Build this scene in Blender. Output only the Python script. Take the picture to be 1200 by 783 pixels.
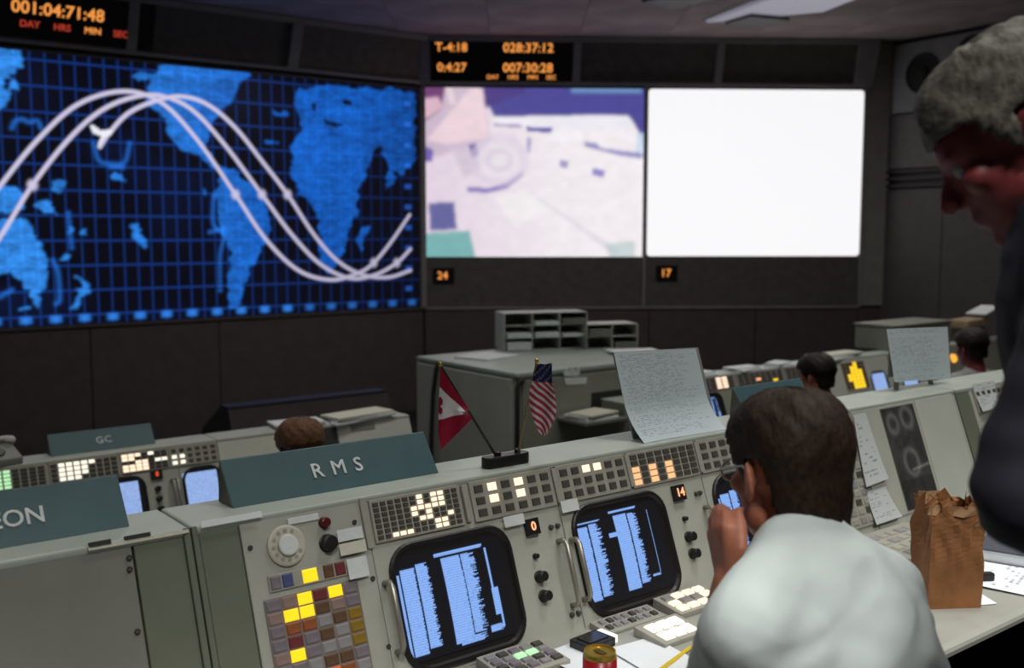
import bpy, bmesh, math, random
import numpy as np
from mathutils import Matrix, Vector, Euler
random.seed(7); RNG = np.random.default_rng(11)
for o in list(bpy.data.objects): bpy.data.objects.remove(o)
SC = bpy.context.scene; COL = SC.collection

# ------------------------------------------------------------------ camera, world, lights, exposure
CAM = Vector((0, 0, 1.70)); PITCH = math.atan((391.5 - 273) / 1200)
cd = bpy.data.cameras.new('camera'); cam = bpy.data.objects.new('camera', cd); COL.objects.link(cam)
cd.sensor_width = 36; cd.lens = 36.0; cd.clip_start = .05
cam.location = CAM; cam.rotation_euler = (math.pi / 2 - PITCH, 0, 0)
cd.dof.use_dof = True; cd.dof.focus_distance = 2.35; cd.dof.aperture_fstop = 3.4
SC.camera = cam
w = bpy.data.worlds.new('ambient_fill'); SC.world = w; w.use_nodes = True
w.node_tree.nodes['Background'].inputs[0].default_value = (.55, .58, .62, 1)
w.node_tree.nodes['Background'].inputs[1].default_value = .045  # even ambient fill, added to lift the dark parts of the room
SC.view_settings.view_transform = 'Standard'; SC.view_settings.look = 'None'
SC.view_settings.exposure = 0.0; SC.view_settings.gamma = 1.0; SC.view_settings.use_curve_mapping = False

# room frames -------------------------------------------------------
FL = .05                                   # floor of the main console row
UX, UY = .78715685, .61675286              # along a console row
ANG = math.atan2(UY, UX)
def rowM(n=0.0, z=0.0):                    # row frame: x along the row, y away from the operators, z up
    return Matrix.Translation((-n * -UY * 1.0 + 0.0, 2.35159 + n * -UX, z)) @ Matrix.Rotation(ANG, 4, 'Z')
ROW1 = rowM(0, 0)
ROW2 = rowM(-2.76, -.42)
ROW3 = rowM(-5.7, -.80)
CEIL = 4.36
LIGHTS = [(.2, -3.3, 78, 95), (1.9, -3.0, 66, 95), (-1.4, -2.6, 60, 95), (.9, -.45, 11, 95), (2.4, -.35, 10, 95), (-.6, 1.7, 9, 95), (1.4, 1.8, 9, 95), (4.3, 1.6, 15, 95), (6.2, 1.8, 9, 95), (5.0, 6.5, 26, 170), (1.3, 6.1, 24, 170), (8.0, 3.8, 22, 170)]   # (along row, away, watts, spread)

# ------------------------------------------------------------------ helpers
_s, _c = math.sin(PITCH), math.cos(PITCH)
def ray(x, y): a, b = (x - 600) / 1200, -(y - 391.5) / 1200; return Vector((a, _c + b * _s, -_s + b * _c))
def dep(x, y, d): return CAM + ray(x, y) * d
def zpl(x, y, z): r = ray(x, y); return CAM + r * ((z - CAM.z) / r.z)
def on_plane(x, y, p, n): r = ray(x, y); return CAM + r * ((Vector(p) - CAM).dot(n) / r.dot(n))

def nodes(m): m.use_nodes = True; return m.node_tree.nodes, m.node_tree.links
MATS = {}
def mat(name, col, rough=.55, metal=0., var=.08, scale=30., bump=0., bscale=None, spec=.4):
    if name in MATS: return MATS[name]
    m = bpy.data.materials.new(name); N, L = nodes(m); b = N['Principled BSDF']
    b.inputs['Roughness'].default_value = rough; b.inputs['Metallic'].default_value = metal
    b.inputs['Specular IOR Level'].default_value = spec
    tc = N.new('ShaderNodeTexCoord'); nz = N.new('ShaderNodeTexNoise'); nz.inputs['Scale'].default_value = scale
    nz.inputs['Detail'].default_value = 4; L.new(tc.outputs['Object'], nz.inputs['Vector'])
    r = N.new('ShaderNodeValToRGB'); r.color_ramp.elements[0].position = .3; r.color_ramp.elements[1].position = .7
    r.color_ramp.elements[0].color = (*[c * (1 - var) for c in col], 1); r.color_ramp.elements[1].color = (*[min(1, c * (1 + var)) for c in col], 1)
    L.new(nz.outputs['Fac'], r.inputs['Fac']); L.new(r.outputs['Color'], b.inputs['Base Color'])
    if bump:
        n2 = N.new('ShaderNodeTexNoise'); n2.inputs['Scale'].default_value = bscale or scale * 3; n2.inputs['Detail'].default_value = 3
        L.new(tc.outputs['Object'], n2.inputs['Vector'])
        bp = N.new('ShaderNodeBump'); bp.inputs['Strength'].default_value = bump; bp.inputs['Distance'].default_value = .004
        L.new(n2.outputs['Fac'], bp.inputs['Height']); L.new(bp.outputs['Normal'], b.inputs['Normal'])
    MATS[name] = m; return m
def emit(name, col, strength=1.):
    if name in MATS: return MATS[name]
    m = bpy.data.materials.new(name); N, L = nodes(m); b = N['Principled BSDF']
    b.inputs['Base Color'].default_value = (*[min(1, c * .4) for c in col], 1); b.inputs['Roughness'].default_value = .4
    b.inputs['Emission Color'].default_value = (*col, 1); b.inputs['Emission Strength'].default_value = strength
    MATS[name] = m; return m
def screen_mat(name, strength=1., base=.0):
    m = bpy.data.materials.new(name); N, L = nodes(m); b = N['Principled BSDF']
    a = N.new('ShaderNodeAttribute'); a.attribute_name = 'Col'
    b.inputs['Base Color'].default_value = (.012, .012, .014, 1); b.inputs['Roughness'].default_value = .35
    b.inputs['Specular IOR Level'].default_value = .2
    if strength: L.new(a.outputs['Color'], b.inputs['Emission Color']); b.inputs['Emission Strength'].default_value = strength
    else: L.new(a.outputs['Color'], b.inputs['Base Color']); b.inputs['Roughness'].default_value = .8
    return m

class MB:
    def __init__(s): s.v = []; s.f = []; s.M = Matrix()
    def add(s, vs, fs):
        k = len(s.v); s.v += [tuple(s.M @ Vector(p)) for p in vs]; s.f += [tuple(i + k for i in f) for f in fs]; return s
    def box(s, x0, x1, y0, y1, z0, z1):
        return s.add([(x0, y0, z0), (x1, y0, z0), (x1, y1, z0), (x0, y1, z0), (x0, y0, z1), (x1, y0, z1), (x1, y1, z1), (x0, y1, z1)],
                     [(3, 2, 1, 0), (4, 5, 6, 7), (0, 1, 5, 4), (1, 2, 6, 5), (2, 3, 7, 6), (3, 0, 4, 7)])
    def prism_x(s, prof, x0, x1):          # closed (y,z) outline, counter-clockwise seen from +x, extruded along x
        n = len(prof)
        return s.add([(x0, y, z) for y, z in prof] + [(x1, y, z) for y, z in prof],
                     [tuple(range(n))[::-1], tuple(range(n, 2 * n))] + [(i, (i + 1) % n, n + (i + 1) % n, n + i) for i in range(n)])
    def prism_z(s, prof, z0, z1):
        n = len(prof)
        return s.add([(x, y, z0) for x, y in prof] + [(x, y, z1) for x, y in prof],
                     [tuple(range(n))[::-1], tuple(range(n, 2 * n))] + [(i, (i + 1) % n, n + (i + 1) % n, n + i) for i in range(n)])
    def lathe(s, prof, seg=20):            # (r,z) from bottom to top, closed with caps
        vs = []; fs = []
        for r, z in prof:
            for k in range(seg): a = 2 * math.pi * k / seg; vs.append((r * math.cos(a), r * math.sin(a), z))
        n = len(prof)
        for i in range(n - 1):
            for k in range(seg): fs.append((i * seg + k, i * seg + (k + 1) % seg, (i + 1) * seg + (k + 1) % seg, (i + 1) * seg + k))
        fs.append(tuple(range(seg))[::-1]); fs.append(tuple(range((n - 1) * seg, n * seg)))
        return s.add(vs, fs)
    def tube(s, pts, r, seg=8):
        pts = [Vector(p) for p in pts]; rr = r if isinstance(r, (list, tuple)) else [r] * len(pts)
        vs = []; fs = []; n = len(pts)
        t0 = (pts[1] - pts[0]).normalized(); ref = Vector((0, 0, 1)) if abs(t0.z) < .9 else Vector((1, 0, 0))
        for i, p in enumerate(pts):
            t = (pts[min(i + 1, n - 1)] - pts[max(i - 1, 0)]).normalized()
            a = t.cross(ref).normalized(); b = t.cross(a)
            for k in range(seg):
                g = 2 * math.pi * k / seg; vs.append(tuple(p + (a * math.cos(g) + b * math.sin(g)) * rr[i]))
        for i in range(n - 1):
            for k in range(seg): fs.append((i * seg + k, (i + 1) * seg + k, (i + 1) * seg + (k + 1) % seg, i * seg + (k + 1) % seg))
        fs.append(tuple(range(seg))); fs.append(tuple(range((n - 1) * seg, n * seg))[::-1])
        return s.add(vs, fs)
    def ell(s, c, r, rot=None, seg=20, rings=12):
        m = Matrix.Translation(c) @ (rot if rot else Matrix()) @ Matrix.Diagonal((*r, 1))
        vs = [tuple(m @ Vector((0, 0, -1)))]; fs = []
        for i in range(1, rings):
            th = math.pi * i / rings
            for k in range(seg): a = 2 * math.pi * k / seg; vs.append(tuple(m @ Vector((math.sin(th) * math.cos(a), math.sin(th) * math.sin(a), -math.cos(th)))))
        vs.append(tuple(m @ Vector((0, 0, 1)))); e = len(vs) - 1
        for k in range(seg):
            fs.append((0, 1 + (k + 1) % seg, 1 + k)); fs.append((e, 1 + (rings - 2) * seg + k, 1 + (rings - 2) * seg + (k + 1) % seg))
        for i in range(rings - 2):
            for k in range(seg): fs.append((1 + i * seg + k, 1 + i * seg + (k + 1) % seg, 1 + (i + 1) * seg + (k + 1) % seg, 1 + (i + 1) * seg + k))
        return s.add(vs, fs)
    def cap(s, a, b, ra, rb, seg=16):      # tapered capsule
        a = Vector(a); b = Vector(b); d = (b - a); L = d.length; q = d.to_track_quat('Z', 'Y').to_matrix().to_4x4()
        pr = [(max(1e-4, ra * math.sin(t)), -ra * math.cos(t)) for t in [math.pi / 2 * i / 5 for i in range(6)]]
        pr += [(max(1e-4, rb * math.cos(t)), L + rb * math.sin(t)) for t in [math.pi / 2 * i / 5 for i in range(6)]]
        old = s.M; s.M = old @ Matrix.Translation(a) @ q; s.lathe(pr, seg); s.M = old; return s
    def mesh(s, name):
        me = bpy.data.meshes.new(name); me.from_pydata(s.v, [], s.f); me.update(); return me

def link(name, data, m=None, parent=None, M=None, smooth=False, bevel=0):
    o = bpy.data.objects.new(name, data); COL.objects.link(o)
    if m is not None and data is not None and not data.materials: data.materials.append(m)
    if parent: o.parent = parent
    if M is not None: o.matrix_basis = M
    if smooth and data is not None: data.polygons.foreach_set('use_smooth', [True] * len(data.polygons))
    if bevel:
        b = o.modifiers.new('edge', 'BEVEL'); b.width = bevel; b.segments = 2; b.limit_method = 'ANGLE'
    return o
def obj(name, mb, m, parent=None, M=None, smooth=False, bevel=0): return link(name, mb.mesh(name), m, parent, M, smooth, bevel)
def tag(o, label=None, cat=None, group=None, kind=None):
    if label: o['label'] = label
    if cat: o['category'] = cat
    if group: o['group'] = group
    if kind: o['kind'] = kind
    return o
def thing(name, label, cat, M, group=None):
    o = bpy.data.objects.new(name, None); COL.objects.link(o); o.matrix_basis = M; o.empty_display_size = .1
    return tag(o, label, cat, group)
_cache = {}
def shared(key, fn, name):
    if key not in _cache: _cache[key] = fn().mesh(name)
    return _cache[key]
def T(x, y, z): return Matrix.Translation((x, y, z))
def RX(d): return Matrix.Rotation(math.radians(d), 4, 'X')
def RY(d): return Matrix.Rotation(math.radians(d), 4, 'Y')
def RZ(d): return Matrix.Rotation(math.radians(d), 4, 'Z')
def text(name, body, size, m, parent=None, M=None, ex=.0015, align='CENTER', space=1.0, bold=0.):
    c = bpy.data.curves.new('lettering', 'FONT'); c.body = body; c.size = size; c.align_x = align; c.align_y = 'CENTER'
    c.extrude = ex; c.space_character = space; c.resolution_u = 3; c.bevel_depth = bold; c.bevel_resolution = 0
    t = bpy.data.objects.new('lettering', c); COL.objects.link(t)
    bpy.context.view_layer.update()
    me = bpy.data.meshes.new_from_object(t.evaluated_get(bpy.context.evaluated_depsgraph_get()))
    bpy.data.objects.remove(t); me.materials.clear(); me.name = name
    return link(name, me, m, parent, M)

# painted grids: a flat or curved sheet whose colours (print, picture tube, projected picture) sit on its own points
def sheet(name, nx, ny, pos, colors, m, parent=None, M=None, smooth=True):
    # pos(u,v)->xyz with u left-right, v bottom-top; colors (ny,nx,3), row 0 = top
    us = np.linspace(0, 1, nx); vs = np.linspace(0, 1, ny)
    V = [pos(u, v) for v in vs for u in us]
    F = [(j * nx + i, j * nx + i + 1, (j + 1) * nx + i + 1, (j + 1) * nx + i) for j in range(ny - 1) for i in range(nx - 1)]
    me = bpy.data.meshes.new(name); me.from_pydata(V, [], F); me.update()
    a = me.color_attributes.new('Col', 'FLOAT_COLOR', 'POINT')
    c = np.ones((ny, nx, 4), np.float32); c[..., :3] = colors[::-1]; a.data.foreach_set('color', c.ravel())
    return link(name, me, m, parent, M, smooth)
def inpoly(X, Y, poly):
    r = np.zeros(X.shape, bool); n = len(poly)
    for i in range(n):
        (x0, y0), (x1, y1) = poly[i], poly[(i + 1) % n]
        if y0 == y1: continue
        c = ((y0 > Y) != (y1 > Y)) & (X < (x1 - x0) * (Y - y0) / (y1 - y0) + x0); r ^= c
    return r
def blur(a, k):
    for _ in range(k):
        p = np.pad(a, [(1, 1), (1, 1)] + [(0, 0)] * (a.ndim - 2), 'edge')
        a = (p[:-2, 1:-1] + p[2:, 1:-1] + p[1:-1, :-2] + p[1:-1, 2:] + 2 * p[1:-1, 1:-1]) / 6
    return a
def noise2(ny, nx, cells):
    g = RNG.random((max(2, int(cells)) + 1, max(2, int(cells)) + 1)); y = np.linspace(0, g.shape[0] - 1.001, ny); x = np.linspace(0, g.shape[1] - 1.001, nx)
    yi = y.astype(int); xi = x.astype(int); fy = (y - yi)[:, None]; fx = (x - xi)[None]
    return g[yi][:, xi] * (1 - fy) * (1 - fx) + g[yi + 1][:, xi] * fy * (1 - fx) + g[yi][:, xi + 1] * (1 - fy) * fx + g[yi + 1][:, xi + 1] * fy * fx
def printed(ny, nx, paper=(.62, .66, .68), ink=(.16, .18, .2), pitch=4, fill=.6, margin=.06, seed=0):
    r = np.random.default_rng(seed); a = np.zeros((ny, nx, 3)) + paper; mx = int(nx * margin); my = int(ny * margin)
    for y in range(my, ny - my, pitch):
        x = mx + int(r.integers(0, 4)); end = nx - mx - int(r.integers(0, max(1, nx // 3)))
        if r.random() < .08: continue
        while x < end:
            L = int(r.integers(2, 7))
            if r.random() < fill: a[y:y + max(1, pitch // 2), x:min(x + L, end)] = np.array(ink) * (.7 + r.random() * .8)
            x += L + int(r.integers(1, 3))
    return a

# ------------------------------------------------------------------ materials
M_wall = mat('dark_wall_panel', (.115, .098, .095), .6, var=.12, scale=6)
M_wall2 = mat('dark_upper_wall', (.055, .050, .048), .6, var=.12, scale=6)
M_trim = mat('grey_trim', (.34, .33, .32), .5, var=.08, scale=8)
M_black = mat('black_panel', (.145, .132, .12), .55, var=.15, scale=8)
M_ceil = mat('ceiling_tile', (.34, .265, .265), .9, var=.25, scale=1.4, bump=.3, bscale=60)
M_carpet = mat('dark_carpet', (.020, .016, .017), .95, var=.2, scale=90, bump=.5, bscale=200)
M_paint = mat('console_paint', (.41, .42, .365), .45, var=.07, scale=9, bump=.05, bscale=120)
M_plate = mat('console_plate', (.40, .405, .36), .42, var=.06, scale=14, bump=.05, bscale=140)
M_blank = mat('blank_grey_panel', (.20, .204, .182), .5, var=.10, scale=5, bump=.04)
M_olive = mat('olive_paint', (.145, .16, .118), .5, var=.07, scale=9)
M_top = mat('console_top_paint', (.40, .44, .40), .42, var=.06, scale=8)
M_seam = mat('dark_seam', (.03, .032, .028), .7)
M_cab = mat('cabinet_grey', (.50, .505, .46), .5, var=.06, scale=5)
M_cabo = mat('cabinet_olive', (.27, .275, .23), .5, var=.08, scale=6)
M_desk = mat('desk_laminate', (.33, .335, .30), .4, var=.06, scale=12)
M_key = mat('dark_key', (.075, .072, .062), .4, var=.2, scale=50)
M_frame = mat('key_frame', (.34, .33, .285), .45, var=.08, scale=40)
M_bez = mat('tube_bezel', (.010, .0085, .009), .42, var=.1, spec=.5)
M_knob = mat('black_knob', (.012, .012, .012), .4)
M_red = mat('red_knob', (.10, .006, .008), .35)
M_metal = mat('bare_metal', (.42, .40, .35), .35, metal=.7, var=.1)
M_note = mat('white_note', (.66, .69, .70), .8, var=.05, scale=60)
M_cream = mat('cream_label', (.62, .60, .50), .7, var=.05, scale=60)
M_paper = mat('white_paper', (.80, .83, .85), .85, var=.04, scale=20)
M_sign = mat('teal_sign', (.052, .116, .134), .45, var=.08, scale=7)
M_letter = mat('white_lettering', (.72, .76, .76), .6)
M_dial = mat('dial_cream', (.52, .50, .42), .5, var=.05)
E_yel = emit('lit_yellow', (1., .66, .012), 1.05)
E_warm = emit('lit_warm_white', (1., .76, .56), 1.25)
E_white = emit('lit_white', (1., .93, .78), 1.1)
E_or = emit('lit_orange', (1., .46, .22), 1.15)
E_green = emit('lit_green', (.55, 1., .55), .8)
E_amb = emit('amber_digit', (1., .36, .075), 1.0)
E_ambr = emit('amber_digit_dim', (.62, .06, .035), .75)
E_blue = emit('tube_glow', (.36, .55, .95), .95)

# ------------------------------------------------------------------ the room
def slab(name, a, b, y0, y1, z): return tag(obj(name, MB().box(a, b, y0, y1, z - .2, z), M_carpet, M=ROW1), kind='structure')
slab('floor', -12, 16, -6, 1.3, FL)
tag(obj('floor', MB().box(-12, 16, 1.3, 4.3, FL - .62, FL - .42), M_carpet, M=ROW1), kind='structure')
tag(obj('floor', MB().box(-12, 16, 4.3, 20, FL - 1.05, FL - .85), M_carpet, M=ROW1), kind='structure')

# walls: the map wall, the screen wall, the loudspeaker wall
C = Vector((-1.2317, 14.4198, 0)); R = Vector((4.941, 14.7112, 0)); RC = Vector((5.31425, 14.7313, 0))
def frame_from(p, d): d = Vector(d).normalized(); return Matrix.Translation(p) @ Matrix.Rotation(math.atan2(d.y, d.x), 4, 'Z')
WL = frame_from(C, (.79878, .60162, 0))            # map wall: x<0 to the left of the corner, -y into the room
WF = frame_from(C, R - C)                          # screen wall
WR = frame_from(RC, (.52815, -.84915, 0))          # right wall, x>0 towards the viewer
def wuv(Mw, px, py, off=0.):
    i = Mw.inverted(); n = Mw.to_3x3() @ Vector((0, 1, 0)); p = on_plane(px, py, Mw @ Vector((0, off, 0)), n); q = i @ p; return q.x, q.z

ZB, ZS0, ZS1 = -1.05, .66, 3.72                     # floor of the pit, bottom and top of the screens
def wall(name, Mw, x0, x1): return tag(obj(name, MB().box(x0, x1, .06, .2, ZB, CEIL + .3), M_wall2, M=Mw), kind='structure')
wl = wall('wall_left', WL, -12, .02); wf = wall('wall_front', WF, -.02, 6.65); wr = wall('wall_right', WR, -.12, 9)
def lower_panels(par, xs, m=M_wall):
    for a, b in zip(xs[:-1], xs[1:]):
        obj('wall_panel', MB().box(a + .006, b - .006, 0, .06, ZB, ZS0 - .035), m, par, bevel=.004)
lower_panels(wl, [-12, -10.2, -8.4, -6.4, wuv(WL, 107, 430)[0], wuv(WL, 258, 430)[0], -.02])
lower_panels(wf, [0.0, 1.62, 3.19, 4.73, 6.22, 6.63])
for a, b in [(-.02, .95), (.95, 2.4), (2.4, 3.9), (3.9, 5.4), (5.4, 9)]:
    obj('wall_panel', MB().box(a + .006, b - .006, 0, .06, ZB, 2.30), M_wall, wr, bevel=.004)
for z in (2.34, 2.44, 2.54):
    obj('rail', MB().box(-.02, 3.0, -.01, .06, z, z + .035), mat('rail_brown', (.055, .032, .034), .5), wr)
obj('wall_panel', MB().box(-.02, 9, 0, .06, 2.60, 3.34), M_black, wr)
nt = [0]
def trim(mb, m=M_trim, M=None, bevel=.004):
    nt[0] += 1; return tag(obj('trim_%d' % nt[0], mb, m, M=M, bevel=bevel), kind='structure')
# bottom ledge, corner post, post between the screens, end post
trim(MB().box(-12, 0, -.03, .06, ZS0 - .035, ZS0 - .0), M_wall, WL)
trim(MB().box(0, 6.24, -.03, .06, ZS0 - .035, ZS0), M_trim, WF)
trim(MB().box(-.035, .03, -.06, .06, ZS0, ZS1 + .03), M_trim, WF)
trim(MB().box(3.085, 3.125, -.05, .06, ZS0, ZS1 + .03), M_trim, WF)
trim(MB().box(6.20, 6.25, -.05, .06, ZS0, ZS1 + .03), M_trim, WF)
trim(MB().box(6.25, 6.60, -.02, .06, ZS0, CEIL + .1), mat('end_post', (.36, .345, .31), .6, var=.1, scale=4), WF)  # post colour raised to stand for glow scattered from the white screen
# forward-tilted header band: bottom rail, top rail, posts and black infill panels, on both walls
FH = CEIL - ZS1 - .02; FT = math.degrees(math.atan2(.24, FH))
def header(Mw, x0, x1, posts, par):
    Mh = Mw @ T(0, -.04, ZS1 + .02) @ RX(FT); L = math.hypot(FH, .24)
    trim(MB().box(x0, x1, -.03, .05, 0, .045), M_trim, Mh); trim(MB().box(x0, x1, -.03, .05, L - .075, L), M_trim, Mh)
    for a, b in posts: trim(MB().box(a, b, -.035, .05, .0451, L - .0751), M_trim, Mh)
    edges = [x0] + [v for p in posts for v in p] + [x1]
    for a, b in zip(edges[0::2], edges[1::2]):
        if b - a > .1: obj('infill_panel', MB().box(a + .004, b - .004, .01, .05, .048, L - .078), M_black, par, par.matrix_basis.inverted() @ Mh)
    return Mh, L
lp = lambda px, py: wuv(WL, px, py, -.12)[0]
HL, HLL = header(WL, -12, -.10, [(lp(148, 30), lp(160, 30)), (lp(338, 50), lp(350, 50))], wl)
HF, HFL = header(WF, -.10, 6.30, [(-.10, .10), (2.07, 2.17), (4.05, 4.15), (6.02, 6.30)], wf)
# ceiling: tiles hung between the walls, one lit cove and two dark air slots near the screens
ce = tag(obj('ceiling', MB().box(-14, 18, -8, 18, CEIL + .02, CEIL + .1), mat('ceiling_void', (.05, .042, .042), .9)), kind='structure')
tile = lambda: MB().box(-.596, .596, -.596, .596, 0, .02)
for i in range(-8, 11):
    for j in range(0, 13):
        x, y = i * 1.2 + .3, j * 1.2 + .3
        if y > 7.0:
            link('ceiling_tile', shared('ctile', tile, 'ceiling_tile'), M_ceil, ce, T(x, y, CEIL))
def cpt(px, py): p = zpl(px, py, CEIL - .03); return (p.x, p.y)
lc = thing('cove_light', 'pale glowing ceiling cove above the blank white screen', 'light', T(2.9, 12.3, CEIL))
def loc(ps): return [(x - 2.9, y - 12.3) for x, y in ps]
lit = [cpt(828, 25), cpt(965, 12), cpt(1005, -4), cpt(905, -4)]
obj('diffuser', MB().prism_z(loc(lit), -.05, -.01), emit('cove_glow', (.30, .29, .36), .62), lc)
obj('frame', MB().prism_z(loc([cpt(822, 27), cpt(970, 13), cpt(1012, -6), cpt(898, -6)]), -.01, 0), M_trim, lc)
tag(obj('air_slot', MB().prism_z([cpt(752, 3), cpt(790, 11), cpt(842, -2), cpt(800, -8)], CEIL - .03, CEIL - .002), M_black), 'dark air slot in the ceiling left of the pale cove', 'vent')
tag(obj('air_slot', MB().prism_z([cpt(850, 23), cpt(880, 14), cpt(925, 18), cpt(900, 25)], CEIL - .09, CEIL - .05), M_black), 'dark slot lying across the pale ceiling cove', 'vent')

# ------------------------------------------------------------------ wall displays
# projected world map with three orbit tracks
MX0, MX1, MZ0, MZ1 = -6.35, -.085, .665, 3.665
def mpx(pts): return [wuv(WL, x, y, -.02) for x, y in pts]
def crom(P, n=14):
    P = [Vector(p) for p in P]; P = [P[0] * 2 - P[1]] + P + [P[-1] * 2 - P[-2]]; out = []
    for i in range(1, len(P) - 2):
        for k in range(n):
            t = k / n; a, b, c, d = P[i - 1:i + 3]
            out.append(.5 * ((2 * b) + (c - a) * t + (2 * a - 5 * b + 4 * c - d) * t * t + (3 * b - a - 3 * c + d) * t ** 3))
    return out + [P[-2]]
def make_map():
    nx, ny = 520, 250
    X, Z = np.meshgrid(np.linspace(MX0, MX1, nx), np.linspace(MZ1, MZ0, ny))
    sea = np.array((.0022, .0022, .007)); img = np.zeros((ny, nx, 3)) + sea
    n1 = noise2(ny, nx, 9); n2 = noise2(ny, nx, 60); n3 = noise2(ny, nx, 160)
    img += (np.clip(n1 - .45, 0, 1) * .4 * np.clip((-.9 - X) / 3, .15, 1))[..., None] * np.array((.004, .02, .11))
    # graticule
    gl = np.array((.0045, .040, .235))
    gx = np.abs((X + .222 + .1555 * 60) % .1555 - .0777); wx = np.exp(-((.0777 - gx) / .009) ** 2)
    gz = np.abs((Z - 2.175 + .281 * 20) % .281 - .1405); wz = np.exp(-((.1405 - gz) / .010) ** 2)
    fade = np.clip(.35 + .75 * (-.2 - X) / 3.2, .3, 1)
    img += (np.maximum(wx * .75, wz) * fade)[..., None] * gl
    land = np.zeros((ny, nx)); 
    polys = [
     [(178, 82), (205, 70), (297, 80), (290, 92), (270, 118), (262, 132), (252, 140), (248, 150), (240, 172), (228, 180), (205, 172), (196, 160), (190, 140), (172, 120), (172, 100)],      # north america
     [(228, 176), (238, 172), (250, 186), (262, 198), (272, 206), (262, 208), (248, 196)],
     [(258, 205), (275, 200), (296, 215), (312, 232), (318, 252), (310, 280), (300, 302), (290, 325), (282, 345), (276, 362), (268, 362), (270, 330), (268, 290), (258, 262), (253, 235)],     # south america
     [(350, 103), (400, 98), (440, 104), (486, 108), (486, 190), (470, 205), (455, 196), (446, 172), (436, 178), (428, 205), (420, 228), (414, 262), (400, 300), (388, 318), (380, 320), (376, 292), (374, 262), (366, 232), (350, 228), (341, 205), (342, 172), (352, 150), (346, 126)],  # europe, africa, asia
     [(432, 262), (428, 280), (424, 296), (420, 280), (425, 266)], [(455, 196), (462, 212), (454, 222), (450, 206)],
     [(0, 60), (27, 60), (26, 78), (12, 88), (24, 100), (12, 116), (4, 128), (-30, 140), (-60, 170), (-110, 190), (-140, 150), (-140, 40), (0, 50)],       # east asia
     [(-10, 222), (4, 214), (20, 224), (26, 240), (12, 250), (-14, 246)], [(40, 235), (52, 232), (66, 244), (64, 252), (50, 250)], [(58, 216), (76, 215), (76, 220), (58, 221)],
     [(-40, 270), (-14, 262), (8, 256), (24, 256), (36, 262), (46, 282), (58, 306), (56, 328), (48, 345), (46, 362), (40, 350), (34, 338), (22, 328), (14, 318), (-12, 326), (-40, 330), (-56, 300)],     # australia
     [(90, 322), (102, 332), (104, 340), (92, 350), (88, 362), (80, 362), (84, 350), (96, 338)], [(74, 296), (80, 300), (78, 304), (72, 300)],
     [(150, 266), (160, 265), (172, 282), (168, 290), (158, 276)], [(94, 268), (102, 268), (102, 274), (94, 274)], [(78, 264), (82, 264), (82, 272), (78, 272)],
     [(160, 86), (178, 86), (176, 92), (160, 92)], [(132, 204), (146, 204), (146, 210), (132, 210)], [(236, 226), (240, 222), (242, 232), (238, 232)],
     [(320, 132), (336, 132), (336, 138), (320, 138)], [(308, 163), (324, 163), (324, 168), (308, 168)], [(26, 358), (38, 358), (38, 363), (26, 363)]]
    XW = X + .09 * (noise2(ny, nx, 34) - .5) + .06 * (noise2(ny, nx, 90) - .5); ZW = Z + .09 * (noise2(ny, nx, 30) - .5) + .06 * (noise2(ny, nx, 85) - .5)
    for p in polys: land = np.maximum(land, inpoly(XW, ZW, mpx(p)))
    for p in ([(378, 138), (386, 142), (404, 146), (394, 149), (382, 146)], [(402, 116), (412, 118), (412, 124), (402, 122)], [(365, 122), (370, 120), (370, 130), (366, 130)], [(4, 92), (14, 92), (10, 106), (4, 104)]):
        land[inpoly(X, Z, mpx(p))] = 0
    land = blur(land, 2) * (.30 + .55 * n2 + .45 * n3 + .25 * noise2(ny, nx, 14)) * np.clip(.55 + .5 * (-.1 - X) / 1.2, .55, 1)
    bright = np.clip((-2.2 - X) / 3, 0, 1)[..., None]
    lc_ = np.array((.006, .105, .50)) * (1 - bright) + np.array((.030, .24, .76)) * bright
    img = img * (1 - .75 * np.clip(land, 0, 1)[..., None]) + lc_ * land[..., None] * (1 + .25 * np.maximum(wx, wz))[..., None]
    # pale outlines (stations, arcs)
    for p in ([(14, 150), (18, 142), (26, 140), (34, 143), (44, 142), (48, 150)], [(110, 168), (116, 188), (130, 192), (146, 190), (152, 168)], [(130, 196), (144, 196)], [(62, 305), (68, 320), (70, 350), (66, 356)], [(250, 230), (250, 262), (262, 276), (258, 300), (258, 340)], [(80, 250), (84, 290)], [(246, 272), (262, 268)], [(0, 348), (14, 340)]):
        q = crom(mpx(p), 8)
        d = np.full(X.shape, 9.)
        for a in q: d = np.minimum(d, (X - a[0]) ** 2 + (Z - a[1]) ** 2)
        img += (np.exp(-d / .0007))[..., None] * np.array((.01, .10, .42))
    # scale marks along the bottom and right edges
    for k in range(21):
        cx = -.222 - .311 * k; br = 1 if k > 5 else .55
        mk = np.exp(-((X - cx) / .064) ** 4 - ((Z - .735) / .042) ** 4); img += mk[..., None] * np.array((.025, .19, .68)) * br
    for k in range(10):
        cz = 3.46 - .281 * k
        mk = np.exp(-((X + .27) / .055) ** 4 - ((Z - cz) / .035) ** 4); img += mk[..., None] * np.array((.012, .075, .36))
    # orbit tracks
    tracks = [[(-60, 300), (0, 218), (45, 163), (92, 122), (145, 107), (190, 121), (232, 165), (276, 228), (312, 281), (350, 317), (388, 328), (420, 320), (438, 308), (458, 284), (480, 252)],
              [(-50, 350), (0, 278), (38, 217), (78, 166), (115, 132), (152, 115), (187, 112), (224, 128), (262, 168), (307, 228), (342, 275), (376, 310), (410, 326), (440, 322), (465, 308), (481, 292)],
              [(117, 172), (128, 156), (150, 133), (180, 119), (212, 113), (244, 123), (276, 150), (308, 190), (337, 228), (368, 275), (396, 306), (425, 322), (455, 325), (481, 317)]]
    tr = np.zeros(X.shape)
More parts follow.
